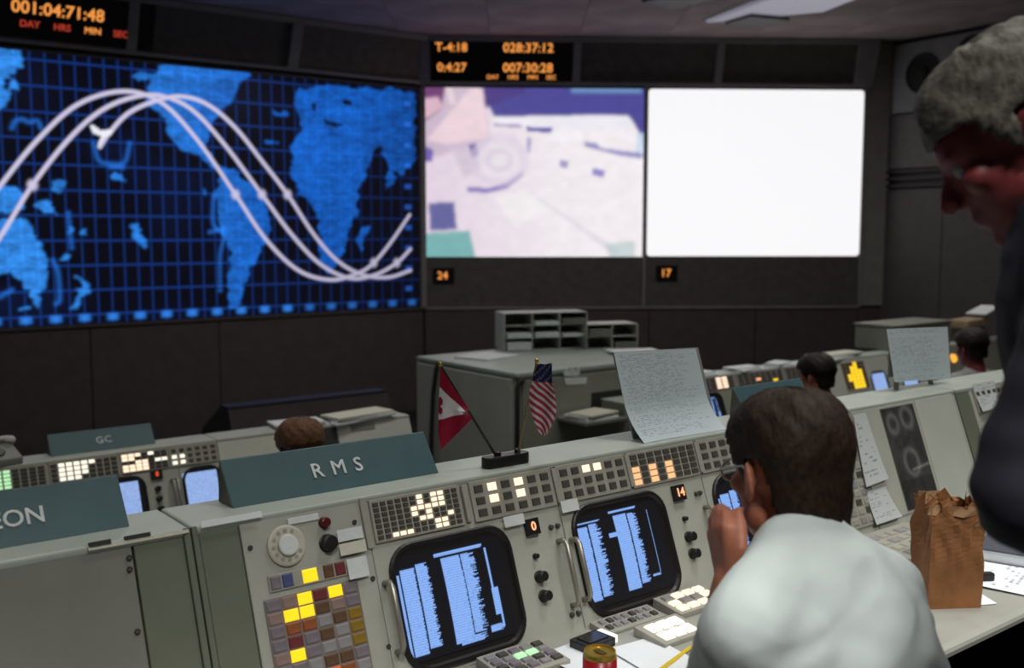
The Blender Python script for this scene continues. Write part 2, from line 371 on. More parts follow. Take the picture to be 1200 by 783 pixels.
    for t in tracks:
        d = np.full(X.shape, 9.)
        for a in crom(mpx(t), 26): np.minimum(d, (X - a[0]) ** 2 + (Z - a[1]) ** 2, out=d)
        tr = np.maximum(tr, np.exp(-(d / .0007) ** 2))
    for p, r in [((276, 228), 1), ((307, 228), 1), ((337, 228), 1), ((438, 308), 1), ((465, 308), 1), ((38, 217), 1)]:
        cx, cz = mpx([p])[0]; tr = np.maximum(tr, np.exp(-(((X - cx) / .055) ** 2 + ((Z - cz) / .062) ** 2) ** 2))
    sh = np.maximum(inpoly(X, Z, mpx([(105, 147), (110, 147), (118, 153), (135, 151), (130, 158), (122, 163), (117, 172), (114, 171), (119, 160), (109, 156)])), 0)
    img = img * (1 - tr[..., None]) + np.array((.62, .58, .78)) * tr[..., None] * (.75 + .25 * np.clip((-1 - X) / 2, 0, 1))[..., None]
    img = np.maximum(img, blur(sh.astype(float), 1)[..., None] * np.array((.85, .85, .95)))
    return img, nx, ny
mimg, mnx, mny = make_map()
ms = thing('map_screen', 'blue glowing world map with three looping white orbit tracks on the left wall', 'screen', WL @ T(0, 0, 0))
sheet('map_picture', mnx, mny, lambda u, v: (MX0 + (MX1 - MX0) * u, -.02, MZ0 + (MZ1 - MZ0) * v), mimg, screen_mat('map_glow', 1.0), ms)
obj('screen_back', MB().box(MX0 - .03, MX1 + .03, -.018, .058, MZ0 - .002, MZ1 + .03), M_black, ms)

# television picture
def make_tv():
    nx, ny = 220, 168
    X, Y = np.meshgrid(np.linspace(0, 1, nx), np.linspace(0, 1, ny))
    img = np.zeros((ny, nx, 3)) + np.array((.82, .77, .80)) * (1 + .08 * (X - .5))[..., None]
    img[:] = img * (1 - .25 * np.clip(.6 - X, 0, 1))[..., None] ** np.array((.6, 1.3, .5))
    c = lambda pts: [((x - 30) / 860, (y - 45) / 670) for x, y in pts]
    def put(pts, col, k=2, al=1.):
        nonlocal img
        m = blur(inpoly(X, Y, c(pts)).astype(float), k)[..., None] * al; img = img * (1 - m) + np.array(col) * m
    put([(20, 40), (260, 40), (280, 250), (30, 330)], (.42, .30, .42), 10, .5)
    put([(240, 40), (900, 40), (900, 300), (870, 215), (840, 165), (760, 150), (300, 160)], (.075, .068, .29), 3)
    put([(240, 40), (420, 40), (420, 60), (250, 130)], (.075, .05, .22), 3)
    put([(600, 30), (880, 30), (880, 62), (600, 62)], (.16, .30, .52), 2, .8)
    put([(25, 40), (110, 40), (90, 130), (25, 180)], (.16, .055, .17), 3)
    put([(25, 90), (80, 80), (100, 120), (60, 150), (25, 170)], (.68, .45, .54), 3)
    put([(108, 45), (135, 45), (150, 110), (125, 115)], (.75, .60, .66), 1)
    put([(35, 250), (205, 50), (255, 45), (265, 140), (275, 240), (120, 270)], (.80, .62, .68), 3)
    put([(290, 160), (830, 150), (850, 215), (300, 190)], (.80, .78, .84), 3)
    put([(860, 220), (895, 220), (895, 310), (860, 300)], (.55, .68, .82), 2, .8)
    put([(425, 197), (530, 200), (525, 220), (430, 215)], (.12, .10, .36), 1)
    put([(300, 185), (410, 190), (410, 200), (300, 195)], (.30, .24, .44), 2)
    put([(650, 255), (700, 260), (720, 280), (890, 300), (890, 322), (800, 310), (660, 275)], (.28, .26, .52), 3)
    put([(30, 275), (60, 290), (55, 335), (30, 335)], (.16, .11, .40), 2)
    put([(120, 260), (280, 255), (290, 330), (180, 400), (150, 330)], (.58, .48, .60), 8, .7)
    put([(200, 270), (230, 262), (238, 310), (210, 322)], (.11, .08, .34), 2)
    put([(430, 240), (445, 240), (440, 300), (430, 300)], (.36, .33, .55), 2)
    put([(190, 435), (280, 440), (360, 410), (415, 370), (410, 392), (350, 440), (270, 460), (195, 455)], (.22, .18, .46), 3)
    for rr, col in ((105, (.66, .58, .70)), (75, (.80, .74, .78)), (48, (.62, .55, .66)), (28, (.82, .78, .80))):
        put([(320 + rr * 1.15 * math.cos(a), 330 + rr * math.sin(a)) for a in [k * .314 for k in range(20)]], col, 3, .55)
    put([(520, 215), (640, 210), (650, 250), (530, 245)], (.86, .84, .88), 3, .8); put([(300, 470), (420, 450), (520, 520), (380, 600)], (.86, .84, .82), 8, .6)
    put([(560, 328), (592, 332), (590, 362), (558, 355)], (.34, .31, .54), 2)
    put([(690, 358), (738, 370), (732, 398), (685, 385)], (.26, .23, .54), 2)
    put([(420, 445), (440, 455), (800, 690), (770, 705), (620, 590)], (.62, .58, .66), 5, .6)
    put([(40, 500), (140, 495), (150, 605), (45, 610)], (.13, .13, .33), 3)
    put([(30, 620), (200, 610), (225, 720), (30, 720)], (.19, .42, .42), 3)
    put([(740, 665), (860, 650), (860, 720), (760, 720)], (.42, .55, .55), 5, .7)
    return blur(img, 3) * (.96 + .08 * noise2(ny, nx, 30))[..., None]
tv = thing('projection_screen', 'large screen with a bright lavender television view of machinery', 'screen', WF)
sheet('television_picture', 220, 168, lambda u, v: (.032 + 3.045 * u, -.02, 1.365 + (3.70 - 1.365) * v), make_tv(), screen_mat('television_glow', 1.06), tv)
obj('screen_back', MB().box(.03, 3.085, -.018, .058, ZS0 + .005, ZS1 + .02), M_black, tv)
ws = thing('projection_screen', 'blank glowing white screen right of the television picture', 'screen', WF)
def rrect(x0, x1, z0, z1, r, n=6):
    out = []
    for cx, cz, a0 in ((x1 - r, z1 - r, 0), (x0 + r, z1 - r, 90), (x0 + r, z0 + r, 180), (x1 - r, z0 + r, 270)):
        for k in range(n + 1): a = math.radians(a0 + 90 * k / n); out.append((cx + r * math.cos(a), cz + r * math.sin(a)))
    return out
mb = MB(); mb.M = RX(90); mb.prism_z(rrect(3.142, 6.20, 1.372, 3.70, .05), .0185, .022)
obj('lit_sheet', mb, emit('white_glow', (.955, .95, .965), .96), ws)
obj('screen_back', MB().box(3.125, 6.20, -.018, .058, ZS0 + .005, ZS1 + .02), M_black, ws)

def digits(name, label, Mb, items, w, h):
    t = thing(name, label, 'display', Mb)
    obj('housing', MB().box(-w / 2, w / 2, -.012, .0, -h / 2, h / 2), mat('display_black', (.009, .007, .007), .4), t)
    for txt, size, x, z, m in items:
        text('digit_row', txt, size, m, t, T(x, -.016, z) @ RX(90), ex=.002, align='LEFT', bold=size * .012)
    return t
digits('channel_display', 'small amber number 24 under the television picture', WF @ T(.27, -.03, 1.10), [('24', .15, -.09, 0, E_amb)], .3, .22)
digits('channel_display', 'small amber number 17 under the blank white screen', WF @ T(3.43, -.03, 1.13), [('17', .15, -.09, 0, E_amb)], .3, .22)
digits('clock_display', 'amber digital clock bank above the television picture', HF @ T(1.08, -.003, HFL / 2),
       [('T-4:18', .165, -.90, .17, E_amb), ('028:37:12', .175, .02, .17, E_amb), ('0:4:27', .165, -.88, -.10, E_amb), ('007:30:28', .175, .02, -.10, E_amb),
        ('DAY', .082, -.20, -.225, E_amb), ('HRS', .082, .09, -.225, E_amb), ('MIN', .082, .36, -.225, E_amb), ('SEC', .082, .62, -.225, E_amb)], 1.92, HFL - .13)
xc = lp(88, 25)
digits('clock_display', 'amber digital clock above the blue map at the far left', HL @ T(xc, -.003, HLL / 2),
       [('001:04:71:48', .185, -.66, .05, E_amb), ('DAY', .10, -.57, -.12, E_ambr), ('HRS', .10, -.23, -.12, E_ambr), ('MIN', .10, .09, -.12, E_amb), ('SEC', .10, .40, -.12, E_ambr)], 1.7, HLL - .14)

# loudspeaker panel, upper right
sp = thing('loudspeaker_panel', 'grey slanted panel with round dark loudspeakers high on the right wall', 'loudspeaker', WR)
obj('face', MB().box(.12, 4.2, -.06, -.0, 3.36, CEIL - .06), mat('loudspeaker_grey', (.24, .235, .225), .6, var=.12, scale=5), sp, bevel=.01)
for x, z, r in ((.60, 3.86, .27), (1.33, 4.02, .23), (2.03, 3.98, .25), (2.9, 3.9, .27)):
    mb = MB(); mb.M = T(x, -.06, z) @ RX(90); mb.lathe([(r, -.01), (r, .012), (r * .9, .014), (r * .84, .004), (r * .3, .003), (r * .28, .02), (.01, .03)], 28)
    obj('loudspeaker', mb, mat('loudspeaker_cone', (.014, .012, .012), .7), sp, smooth=False)

# ------------------------------------------------------------------ unseen ceiling lamps: light for the consoles, frontal fill, added fill on far walls
LIGHT_AT = ['behind the viewer', 'behind the standing person in navy', 'behind the viewer towards the left', 'above the seated operator', 'above the photograph panel console', 'above the GC sign', 'above the paper stack behind the RMS sign',
            'above the low consoles with amber lamps', 'above the far right consoles', 'added as wall fill in front of the blank white screen', 'added as wall fill in front of the corner between map and television picture', 'added as wall fill in front of the right wall loudspeakers']
for i, (a, b, wt, spr) in enumerate(LIGHTS):
    p = ROW1 @ Vector((a, b, 0)); Ml = Matrix.Translation((p.x, p.y, CEIL)) @ Matrix.Rotation(ANG, 4, 'Z')
    t = thing('unseen_ceiling_light', 'unseen square recessed ceiling light ' + LIGHT_AT[i], 'light', Ml, 'unseen ceiling lights over the consoles and the pit')
    obj('frame', MB().box(-.35, .35, -.35, -.3, -.04, 0).box(-.35, .35, .3, .35, -.04, 0).box(-.35, -.3, -.3, .3, -.04, 0).box(.3, .35, -.3, .3, -.04, 0), M_trim, t)
    obj('diffuser', MB().box(-.3, .3, -.3, .3, -.02, -.005), emit('lamp_diffuser', (1., .95, .86), 2.0), t)
    ld = bpy.data.lights.new('lamp', 'AREA'); ld.shape = 'SQUARE'; ld.size = .58; ld.energy = wt; ld.color = (1., .985, .93); ld.spread = math.radians(spr)
    lo = bpy.data.objects.new('lamp', ld); COL.objects.link(lo); lo.parent = t; lo.location = (0, 0, -.03)

# ------------------------------------------------------------------ consoles
TH = math.radians(20); TZ = 1.15
def Pm(s, t, d=0.): return T(s, -t * math.sin(TH), TZ - t * math.cos(TH)) @ RX(70) @ T(0, 0, d)      # panel frame: x along, y up the panel, z out of it
def keymesh(w, h, d):
    def f():
        a, b, k = w / 2, h / 2, min(w, h) * .12
        return MB().add([(-a, -b, 0), (a, -b, 0), (a, b, 0), (-a, b, 0), (-a + k, -b + k, d), (a - k, -b + k, d), (a - k, b - k, d), (-a + k, b - k, d)],
                        [(4, 5, 6, 7), (0, 1, 5, 4), (1, 2, 6, 5), (2, 3, 7, 6), (3, 0, 4, 7)])
    return f
def key(par, name, s, t, w, h, d, m, base=0.):
    me = shared(('key', round(w, 4), round(h, 4), d, m.name), keymesh(w, h, d), name)
    return link(name, me, m, par, Pm(s, t, base))
def plate(par, name, s0, s1, t0, t1, d0, d1, m, bevel=.0015):
    return obj(name, MB().box(-(s1 - s0) / 2, (s1 - s0) / 2, -(t1 - t0) / 2, (t1 - t0) / 2, d0, d1), m, par, Pm((s0 + s1) / 2, (t0 + t1) / 2), bevel=bevel)
def strip(par, s0, s1, cols, rows, lit, m=M_frame, t0=.012, t1=.103, gap=.22, wide=None):
    f = plate(par, 'event_strip', s0, s1, t0, t1, 0, .006, m)
    inv = Pm((s0 + s1) / 2, (t0 + t1) / 2).inverted()
    pw, ph = (s1 - s0 - .008) / cols, (t1 - t0 - .010) / rows
    for r in range(rows):
        for c in range(cols):
            s = s0 + .004 + pw * (c + .5); t = t0 + .005 + ph * (r + .5); mm = M_key
            for a, b, p, q, lm in lit:
                if a <= s <= b and p <= t <= q: mm = lm
            me = shared(('key', round(pw * (1 - gap), 4), round(ph * (1 - gap), 4), .003, mm.name), keymesh(pw * (1 - gap), ph * (1 - gap), .003), 'light_cell')
            link('light_cell', me, mm, f, inv @ Pm(s, t, .006))
    return f
def tube_text(seed, kind):
    nx, ny = 150, 124; a = np.zeros((ny, nx)); r = np.random.default_rng(seed)
    def block(x0, x1, y0, y1, solid=.9, ragged=6):
        for y in range(int(y0 * ny), int(y1 * ny)):
            if y % 3 == 2: a[y, int(x0 * nx):int(x1 * nx)] = .72; e = int(x1 * nx) - int(r.integers(0, ragged + 1)); a[y, e:int(x1 * nx)] = 0; continue
            e = int(x1 * nx) - int(r.integers(0, ragged + 1)); seg = r.random(nx) < solid; seg = seg[int(x0 * nx):e]; a[y, int(x0 * nx):e] = np.where(seg, 1, .62)
    if kind == 1:
        block(.0, .035, .17, .98, .95, 0); block(.05, .175, .13, .95, .95, 1); block(.188, .30, .11, .91, .92, 5)
        block(.37, .83, .055, .085, .97, 2); block(.42, .60, .105, .94, .95, 1); block(.612, .74, .105, .88, .86, 9); block(.47, .72, .9, .96, .85, 12)
        block(.845, .86, .10, .55, 1, 0); block(.835, .90, .5, .77, .98, 0); block(.76, .90, .86, .92, .92, 6); block(.88, .90, .77, .9, 1, 0)
    else:
        block(.0, .13, .13, .93, .95, 1); block(.145, .275, .12, .91, .9, 9); block(.0, .28, .085, .1, .95, 3)
        block(.44, .60, .085, .92, .95, 1); block(.615, .73, .09, .88, .88, 8); block(.40, .74, .03, .05, .95, 2); block(.35, .44, .26, .31, 1, 0)
        block(.865, .873, .1, .82, .9, 0); block(.76, .873, .82, .84, .9, 3)
    img = a[..., None] * np.array((.25, .44, .88)); g = blur(a, 5)[..., None] * np.array((.012, .03, .10))
    return img + g + np.array((.0025, .0025, .004))
def rrect_sheet(w, h, r, z, n=7): return [(x, y, z) for x, y in rrect(-w / 2, w / 2, -h / 2, h / 2, r, n)]
M_tube = screen_mat('tube_text', 1.0)
def crt(par, s0, s1, t0, t1, seed, kind, shrink=.88):
    w, h = s1 - s0, t1 - t0; mb = MB(); rings = []
    for ww, hh, rr, z in ((w, h, .062, .0), (w, h, .062, .007), (w - .008, h - .008, .058, .010), (w - .02, h - .02, .052, .010), (w - .03, h - .03, .048, .004)): rings.append(rrect_sheet(ww, hh, rr, z))
    n = len(rings[0]); vs = [p for r in rings for p in r]; fs = []
    for i in range(len(rings) - 1):
        for k in range(n): fs.append((i * n + k, i * n + (k + 1) % n, (i + 1) * n + (k + 1) % n, (i + 1) * n + k))
    fs.append(tuple(range((len(rings) - 1) * n, len(rings) * n)))
    mb.add(vs, fs); b = obj('picture_tube', mb, M_bez, par, Pm((s0 + s1) / 2, (t0 + t1) / 2), smooth=False)
    sw, sh = w * .86, h * .80
    sheet('tube_picture', 150, 124, lambda u, v: ((u - .5) * sw - .012, (v - .5) * sh, .0065 + .004 * (1 - (2 * u - 1) ** 2) * (1 - (2 * v - 1) ** 2)), tube_text(seed, kind), M_tube, b)
    return b
def handle(par, s, t0, t1):
    mb = MB(); L = t1 - t0
    mb.tube([(0, -L / 2, 0), (0, -L / 2, .022), (0, -L / 2 + .012, .030), (0, L / 2 - .012, .030), (0, L / 2, .022), (0, L / 2, 0)], .0065, 10)
    return obj('pull_handle', mb, M_metal, par, Pm(s, (t0 + t1) / 2), smooth=True)
def knob(par, s, t, r, m=M_knob, d=.022, name='knob'):
    me = shared(('knob', r, d, m.name), lambda: MB().lathe([(r * 1.15, 0), (r * 1.15, .004), (r, .005), (r * .92, d), (r * .7, d + .001)], 18), name)
    return link(name, me, m, par, Pm(s, t))
def screw(par, s, t): return knob(par, s, t, .0045, M_key, .003, 'screw')
def note(par, s0, s1, t0, t1, m=M_note, d=.0115, name='paper_label'):
    return plate(par, name, s0, s1, t0, t1, d - .0008, d, m, 0)
def digit_box(par, s0, s1, t0, t1, txt, m=E_or):
    b = plate(par, 'digit_window', s0, s1, t0, t1, 0, .012, M_bez); inv = Pm((s0 + s1) / 2, (t0 + t1) / 2).inverted()
    text('digit', txt, (t1 - t0) * .75, m, b, inv @ Pm((s0 + s1) / 2, (t0 + t1) / 2, .0135), ex=.0006, bold=.0006); return b
BODY = [(.012, TZ - .017), (-.128, .785), (-.128, .73), (.10, .72), (.14, FL), (.55, FL), (.55, .90), (.16, TZ - .017)]
def console(row, name, label, s0, s1, panel=M_paint, top=M_top, base=M_olive):
    sm = (s0 + s1) / 2; t = thing(name, label, 'console', row @ T(sm, .2, FL)); t['s'] = sm
    off = T(-sm, -.2, -FL)
    h = bpy.data.objects.new('frame', MB().prism_x(BODY[::-1], s0 + .001, s1 - .001).mesh('frame')); COL.objects.link(h); h.data.materials.append(base)
    h.parent = t; h.matrix_basis = off; h.name = 'body'
    return t, off, sm
_link = link
def link(name, data, m=None, parent=None, M=None, smooth=False, bevel=0):   # parts of a console are given in row coordinates
    if parent is not None and 's' in parent.keys() and M is not None: M = T(-parent['s'], -.2, -FL) @ M
    return _link(name, data, m, parent, M, smooth, bevel)
def top_slab(t, s0, s1, m=M_top): return obj('top_slab', MB().box(s0 + .001, s1 - .001, -.006, .165, TZ - .016, TZ), m, t, Matrix(), bevel=.005)
def panel(t, s0, s1, m=M_paint, t0=.002, t1=.397, d=.0): return plate(t, 'front_panel', s0, s1, t0, t1, -.03, d, m, .002)

# ---- main row, left console under the first sign
t, _, _ = console(ROW1, 'console', 'grey console with a blank metal front at the lower left', -2.0, -.770)
panel(t, -2.0, -.879, M_blank); plate(t, 'side_stile', -.875, -.784, .002, .397, -.03, .0, M_olive, .002)
plate(t, 'joint_trim', -.7835, -.7705, .0, .397, -.03, .005, M_olive, .002)
top_slab(t, -2.0, -.770)
for a, b in ((-.886, .035), (-.888, .055), (-.890, .165), (-1.35, .035)): screw(t, a, b)
for a, b in ((-.952, -.915), (-.89, -.845)): plate(t, 'edge_slot', a, b, -.004, .006, .0, .010, M_seam, 0)
plate(t, 'edge_strip', -.955, -.775, .004, .010, 0, .010, M_cream, 0)
# ---- main row, the console under the RMS sign
t, _, _ = console(ROW1, 'console', 'lit console with two round-cornered picture tubes under the RMS sign', -.768, 1.335)
top_slab(t, -.768, 1.335)
plate(t, 'joint_trim', -.7675, -.756, .0, .397, -.03, .005, M_olive, .002)
plate(t, 'side_stile', -.754, -.676, .002, .397, -.03, .0, M_olive, .002)
panel(t, -.674, -.402, M_plate, d=.002); panel(t, -.400, .112); panel(t, .114, .616); panel(t, .618, 1.06); panel(t, 1.062, 1.334)
plate(t, 'divider_rail', -.412, -.397, .004, .11, .002, .008, M_frame)
# telephone dial bay
mb = MB().lathe([(.040, 0), (.040, .006), (.036, .008), (.022, .008), (.021, .012), (.018, .014)], 36)
dl = obj('telephone_dial', mb, M_dial, t, Pm(-.587, .069, .002), smooth=False)
for k in range(10):
    a = math.radians(60 + k * 30); me = shared('dialhole', lambda: MB().lathe([(.0042, 0), (.0042, .0012), (.003, .0014)], 10), 'finger_hole')
    _link('finger_hole', me, M_frame, dl, T(.029 * math.cos(a), .029 * math.sin(a), .008))
mb = MB().lathe([(.0205, .012), (.020, .0155), (.017, .0165)], 28); _link('hub', mb.mesh('hub'), M_note, dl)
plate(t, 'name_plate', -.576, -.508, .018, .031, .002, .006, M_note)
knob(t, -.498, .039, .0105, M_red, .016, 'red_knob'); knob(t, -.498, .081, .0165, M_knob, .02)
note(t, -.478, -.420, .060, .084); note(t, -.478, -.418, .088, .112, M_cream); note(t, -.468, -.422, .121, .162)
for a, b in ((-.660, .06), (-.430, .05), (-.412, .17), (-.665, .30), (-.405, .31)): screw(t, a, b)
note(t, -.752, -.63, -.006, .006, M_paper, .014, 'edge_label')
b1 = plate(t, 'key_row', -.636, -.466, .119, .152, .002, .006, M_frame)
b1i = Pm(-.551, .1355).inverted()
lil = mat('key_lilac', (.20, .17, .20), .45, var=.2); blu = mat('key_blue', (.07, .09, .22), .45, var=.15); brn = mat('key_brown', (.12, .065, .035), .45, var=.2)
pnk = mat('key_pink', (.28, .19, .17), .45, var=.15); dred = mat('key_dark_red', (.16, .03, .035), .45); och = mat('key_ochre', (.26, .16, .02), .45, var=.2); gry = mat('key_grey', (.27, .26, .27), .45, var=.1); rus = mat('key_rust', (.30, .09, .03), .45, var=.2)
def subkey(par, inv, name, s, tt, w, h, m, base=.006, d=.0025):
    me = shared(('key', w, h, d, m.name), keymesh(w, h, d), name); return _link(name, me, m, par, inv @ Pm(s, tt, base))
for s, m in ((-.622, lil), (-.597, blu), (-.549, E_yel), (-.508, brn), (-.482, dred)): subkey(b1, b1i, 'key', s, .1355, .032 if m is E_yel else .023, .026, m)
b2 = plate(t, 'key_bank', -.652, -.448, .163, .394, .002, .005, mat('key_bank_brown', (.20, .17, .15), .5)); b2i = Pm(-.55, .2785).inverted()
pat = {0: [lil, pnk, E_yel, dred, E_yel, lil], 1: [pnk, E_yel, E_yel, brn, pnk, lil], 2: [lil, rus, rus, gry, brn, och], 3: [lil, dred, lil, brn, gry, och],
       4: [pnk, E_yel, lil, gry, gry, och], 5: [lil, lil, gry, brn, brn, lil], 6: [lil, gry, lil, emit('lit_red_orange', (.75, .12, .02), .6), rus, gry], 7: [gry, lil, pnk, lil, rus, gry], 8: [lil, gry, pnk, lil, gry, lil]}
for r in range(9):
    for c in range(6): subkey(b2, b2i, 'key', -.6345 + .0335 * c, .1765 + .0255 * r, .0305, .0225, pat[r][c], .005)
# event lamps along the top
W = E_warm
strip(t, -.390, -.163, 12, 7, [(-.276, -.250, .014, .047, W), (-.232, -.203, .014, .047, W), (-.258, -.232, .045, .072, W), (-.298, -.272, .045, .062, W), (-.28, -.232, .066, .078, W), (-.236, -.200, .078, .10, W), (-.212, -.185, .066, .08, W), (-.355, -.290, .088, .103, W)], gap=.25)
strip(t, -.133, .107, 6, 3, [(-.10, -.065, .012, .07, W), (.005, .04, .012, .07, W)], gap=.34)
strip(t, .122, .352, 6, 3, [(.215, .265, .01, .04, W)], gap=.34)
strip(t, .362, .612, 8, 5, [(.36, .395, .05, .1, E_or), (.425, .46, .05, .1, E_or), (.485, .52, .05, .1, E_or)], gap=.2)
strip(t, .622, .862, 6, 3, [], gap=.34); strip(t, .872, 1.062, 5, 3, [], gap=.34); strip(t, 1.072, 1.325, 6, 6, [(1.29, 1.33, .06, .08, E_white)], gap=.3)
for a in (-.150, .114, .357, .617): plate(t, 'strip_clip', a - .006, a + .006, .016, .098, 0, .010, M_frame)
crt(t, -.372, -.052, .113, .385, 3, 1); crt(t, .135, .455, .113, .385, 5, 2); crt(t, .640, .960, .113, .385, 8, 1)
handle(t, -.386, .185, .325); handle(t, .088, .185, .335); handle(t, .126, .19, .33); handle(t, .60, .19, .33)
for s in (.0115, .515): knob(t, s, .206, .006, M_knob, .012); knob(t, s, .253, .0125); knob(t, s, .297, .0125)
for s, tt in ((.080, .356), (.100, .356), (.075, .150), (.095, .150), (.580, .150), (.595, .150), (.585, .356)): knob(t, s, tt, .0055, M_key, .008)
note(t, -.062, -.004, .104, .128); note(t, .112, .165, .096, .124); digit_box(t, -.002, .036, .120, .158, '0'); digit_box(t, .492, .534, .117, .158, '14')
# bay right of the operator: key bank and event cells
b3 = plate(t, 'key_bank', 1.08, 1.32, .13, .36, 0, .005, M_frame); b3i = Pm(1.20, .245).inverted()
for r in range(8):
    for c in range(6): subkey(b3, b3i, 'key', 1.10 + .04 * c, .15 + .027 * r, .030, .020, [M_frame, gry, M_frame, M_key][(r * 3 + c) % 4], .005)
# ---- main row, console with the photograph panel
t, _, _ = console(ROW1, 'console', 'pale console with a dark photograph panel beside the paper bag', 1.337, 1.975)
top_slab(t, 1.337, 1.975); panel(t, 1.337, 1.972, M_plate)
plate(t, 'frame_plate', 1.345, 1.72, .012, .36, 0, .004, M_paint)
def photo():
    ny, nx = 110, 66; a = .018 + .03 * noise2(ny, nx, 9) + .02 * noise2(ny, nx, 25); X, Y = np.meshgrid(np.linspace(0, 1, nx), np.linspace(0, 1, ny))
    for cx, cy, r in ((.5, .56, .2), (.25, .16, .14), (.7, .12, .16)): d = np.hypot(X - cx, (Y - cy) * 1.6); a += .09 * np.exp(-((d - r) / .05) ** 2)
    a += .16 * np.exp(-((Y - .66 + .05 * X) / .012) ** 2) * (X > .45); a[Y > .72] *= .7
    return a[..., None] * np.array((1, .98, .95))
M_photo = screen_mat('photo_print', 0)
q = obj('photograph', MB().box(-.097, .097, -.166, .166, .004, .0055), M_black, t, Pm(1.595, .186))
sheet('print', 66, 110, lambda u, v: ((u - .5) * .19, (v - .5) * .328, .006), photo(), M_photo, q)
plate(t, 'cover_plate', 1.705, 1.945, .012, .372, 0, .006, mat('pale_plate', (.46, .48, .43), .45, var=.05, scale=6))
plate(t, 'joint_trim', 1.9725, 1.9745, .0, .397, -.03, .002, M_seam, 0)
# ---- main row, far right console
t, _, _ = console(ROW1, 'console', 'console partly hidden behind the standing person in navy', 1.977, 3.3)
top_slab(t, 1.977, 3.3); panel(t, 2.07, 3.3); plate(t, 'side_stile', 1.978, 2.068, .002, .397, -.03, 0, M_olive)
strip(t, 2.09, 2.33, 6, 3, [(2.2, 2.24, .07, .1, E_white)], gap=.34); strip(t, 2.34, 2.58, 6, 3, [], gap=.34); crt(t, 2.14, 2.46, .13, .385, 9, 2); crt(t, 2.6, 2.92, .13, .385, 19, 1)

# ---- desk along the row
dk = thing('worktop', 'long pale desk shelf running along the near console row', 'desk', ROW1 @ T(.6, -.42, FL)); dko = T(-.6, .42, -FL)
prof = [(-.130, .779), (-.700, .779), (-.712, .772), (-.715, .764), (-.712, .752), (-.70, .748), (-.130, .748)]
obj('slab', MB().prism_x(prof, -2.0, 3.3), M_desk, dk, dko)
for s in (-1.9, -.77, 1.336, 3.2): obj('bracket', MB().prism_x([(-.62, .747), (-.128, .747), (-.128, .35), (-.2, .35)][::-1], s - .02, s + .02), M_olive, dk, dko)
DZ = .779
def desk_pos(px, py, z=DZ): q = ROW1.inverted() @ zpl(px, py, z); return q.x, q.y
def desk_pod(label, s0, s1, y0, y1, h, cells, rot=0):
    cx, cy = (s0 + s1) / 2, (y0 + y1) / 2; a, b = (s1 - s0) / 2, (y1 - y0) / 2
    t = thing('key_module', label, 'keypad', ROW1 @ T(cx, cy, DZ) @ RZ(rot)); sl = math.atan2(h * .5, 2 * b)
    obj('housing', MB().prism_x([(-b, 0), (-b, h * .5), (b, h), (b, 0)], -a, a), M_frame, t, bevel=.002)
    for x, y, w, d, m in cells:
        z = h * .75 + h * .5 * y / (2 * b); me = shared(('dk', w, d, m.name), keymesh(w, d, .005), 'key'); _link('key', me, m, t, T(x, y, z) @ RX(math.degrees(sl)))
    return t
grid = lambda x0, x1, nx, y0, y1, ny, m, f=.8: [(x0 + (x1 - x0) * (i + .5) / nx, y0 + (y1 - y0) * (j + .5) / ny, round((x1 - x0) / nx * f, 4), round((y1 - y0) / ny * f, 4), m(i, j)) for j in range(ny) for i in range(nx)]
desk_pod('low key module with two lit green keys on the desk', -.215, -.045, -.262, -.150, .022, grid(-.08, .08, 5, -.045, .045, 4, lambda i, j: E_green if (i in (2, 3) and j == 2) else [gry, M_key, lil][(i + j) % 3]))
desk_pod('key module with a glowing white block of keys on the desk', .17, .31, -.335, -.235, .022, grid(-.055, .055, 3, -.04, .04, 2, lambda i, j: E_white, .86))
desk_pod('key module with warm lit keys under the right picture tube', .33, .50, -.235, -.140, .026, grid(-.075, .075, 4, -.04, .04, 3, lambda i, j: W if (i + 2 * j) % 5 < 3 else gry, .8))
desk_pod('grey unlit key strip at the foot of the right picture tube', .12, .31, -.205, -.140, .016, grid(-.085, .085, 7, -.025, .025, 2, lambda i, j: [gry, M_key][(i * 2 + j) % 3 == 0], .7))
desk_pod('pale key module with dark rails right of the operator', 1.14, 1.42, -.36, -.16, .03, grid(-.12, .12, 5, -.08, .08, 4, lambda i, j: [gry, M_frame, M_frame][(i + j) % 3], .75))
mb = MB().box(-.042, .042, -.032, .032, 0, .02); bx = thing('desk_box', 'small black box with a lit corner on the desk', 'box', ROW1 @ T(.055, -.222, DZ) @ RZ(4))
obj('case', mb, M_bez, bx, bevel=.003); obj('lens', MB().box(-.03, .03, -.02, .02, .02, .0225), mat('smoked_lens', (.03, .026, .026), .2), bx); obj('lamp_tab', MB().box(.044, .060, -.022, .03, 0, .018), E_white, bx, bevel=.002)
# loose papers
M_print = screen_mat('printed_sheet', 0)
def flat_paper(label, s, y, w, d, rot, z=DZ + .0006, seed=1, name='paper_sheet', plain=False, curl=.006):
    t = thing(name, label, 'paper', ROW1 @ T(s, y, z) @ RZ(rot)); nx, ny = int(w * 260), int(d * 260)
    im = printed(ny, nx, (.76, .80, .84), (.42, .45, .5), 4, .35 if not plain else 0., .1, seed)
    sheet('sheet', nx, ny, lambda u, v: ((u - .5) * w, (v - .5) * d, .0005 + curl * (abs(2 * u - 1) ** 4) * (.4 + .6 * v)), im, M_print, t); return t
flat_paper('blank white sheet on the desk behind the soda can', .0, -.285, .15, .21, 3, seed=2, plain=True)
flat_paper('white sheet between the soda can and the lit keys', .115, -.36, .13, .20, -6, DZ + .0012, seed=3, plain=True)
flat_paper('white sheet sticking out under the paper bag', .96, -.50, .26, .20, -30, seed=4)
flat_paper('large white sheet on the desk right of the paper bag', 1.26, -.56, .30, .26, 14, DZ + .0012, seed=5)
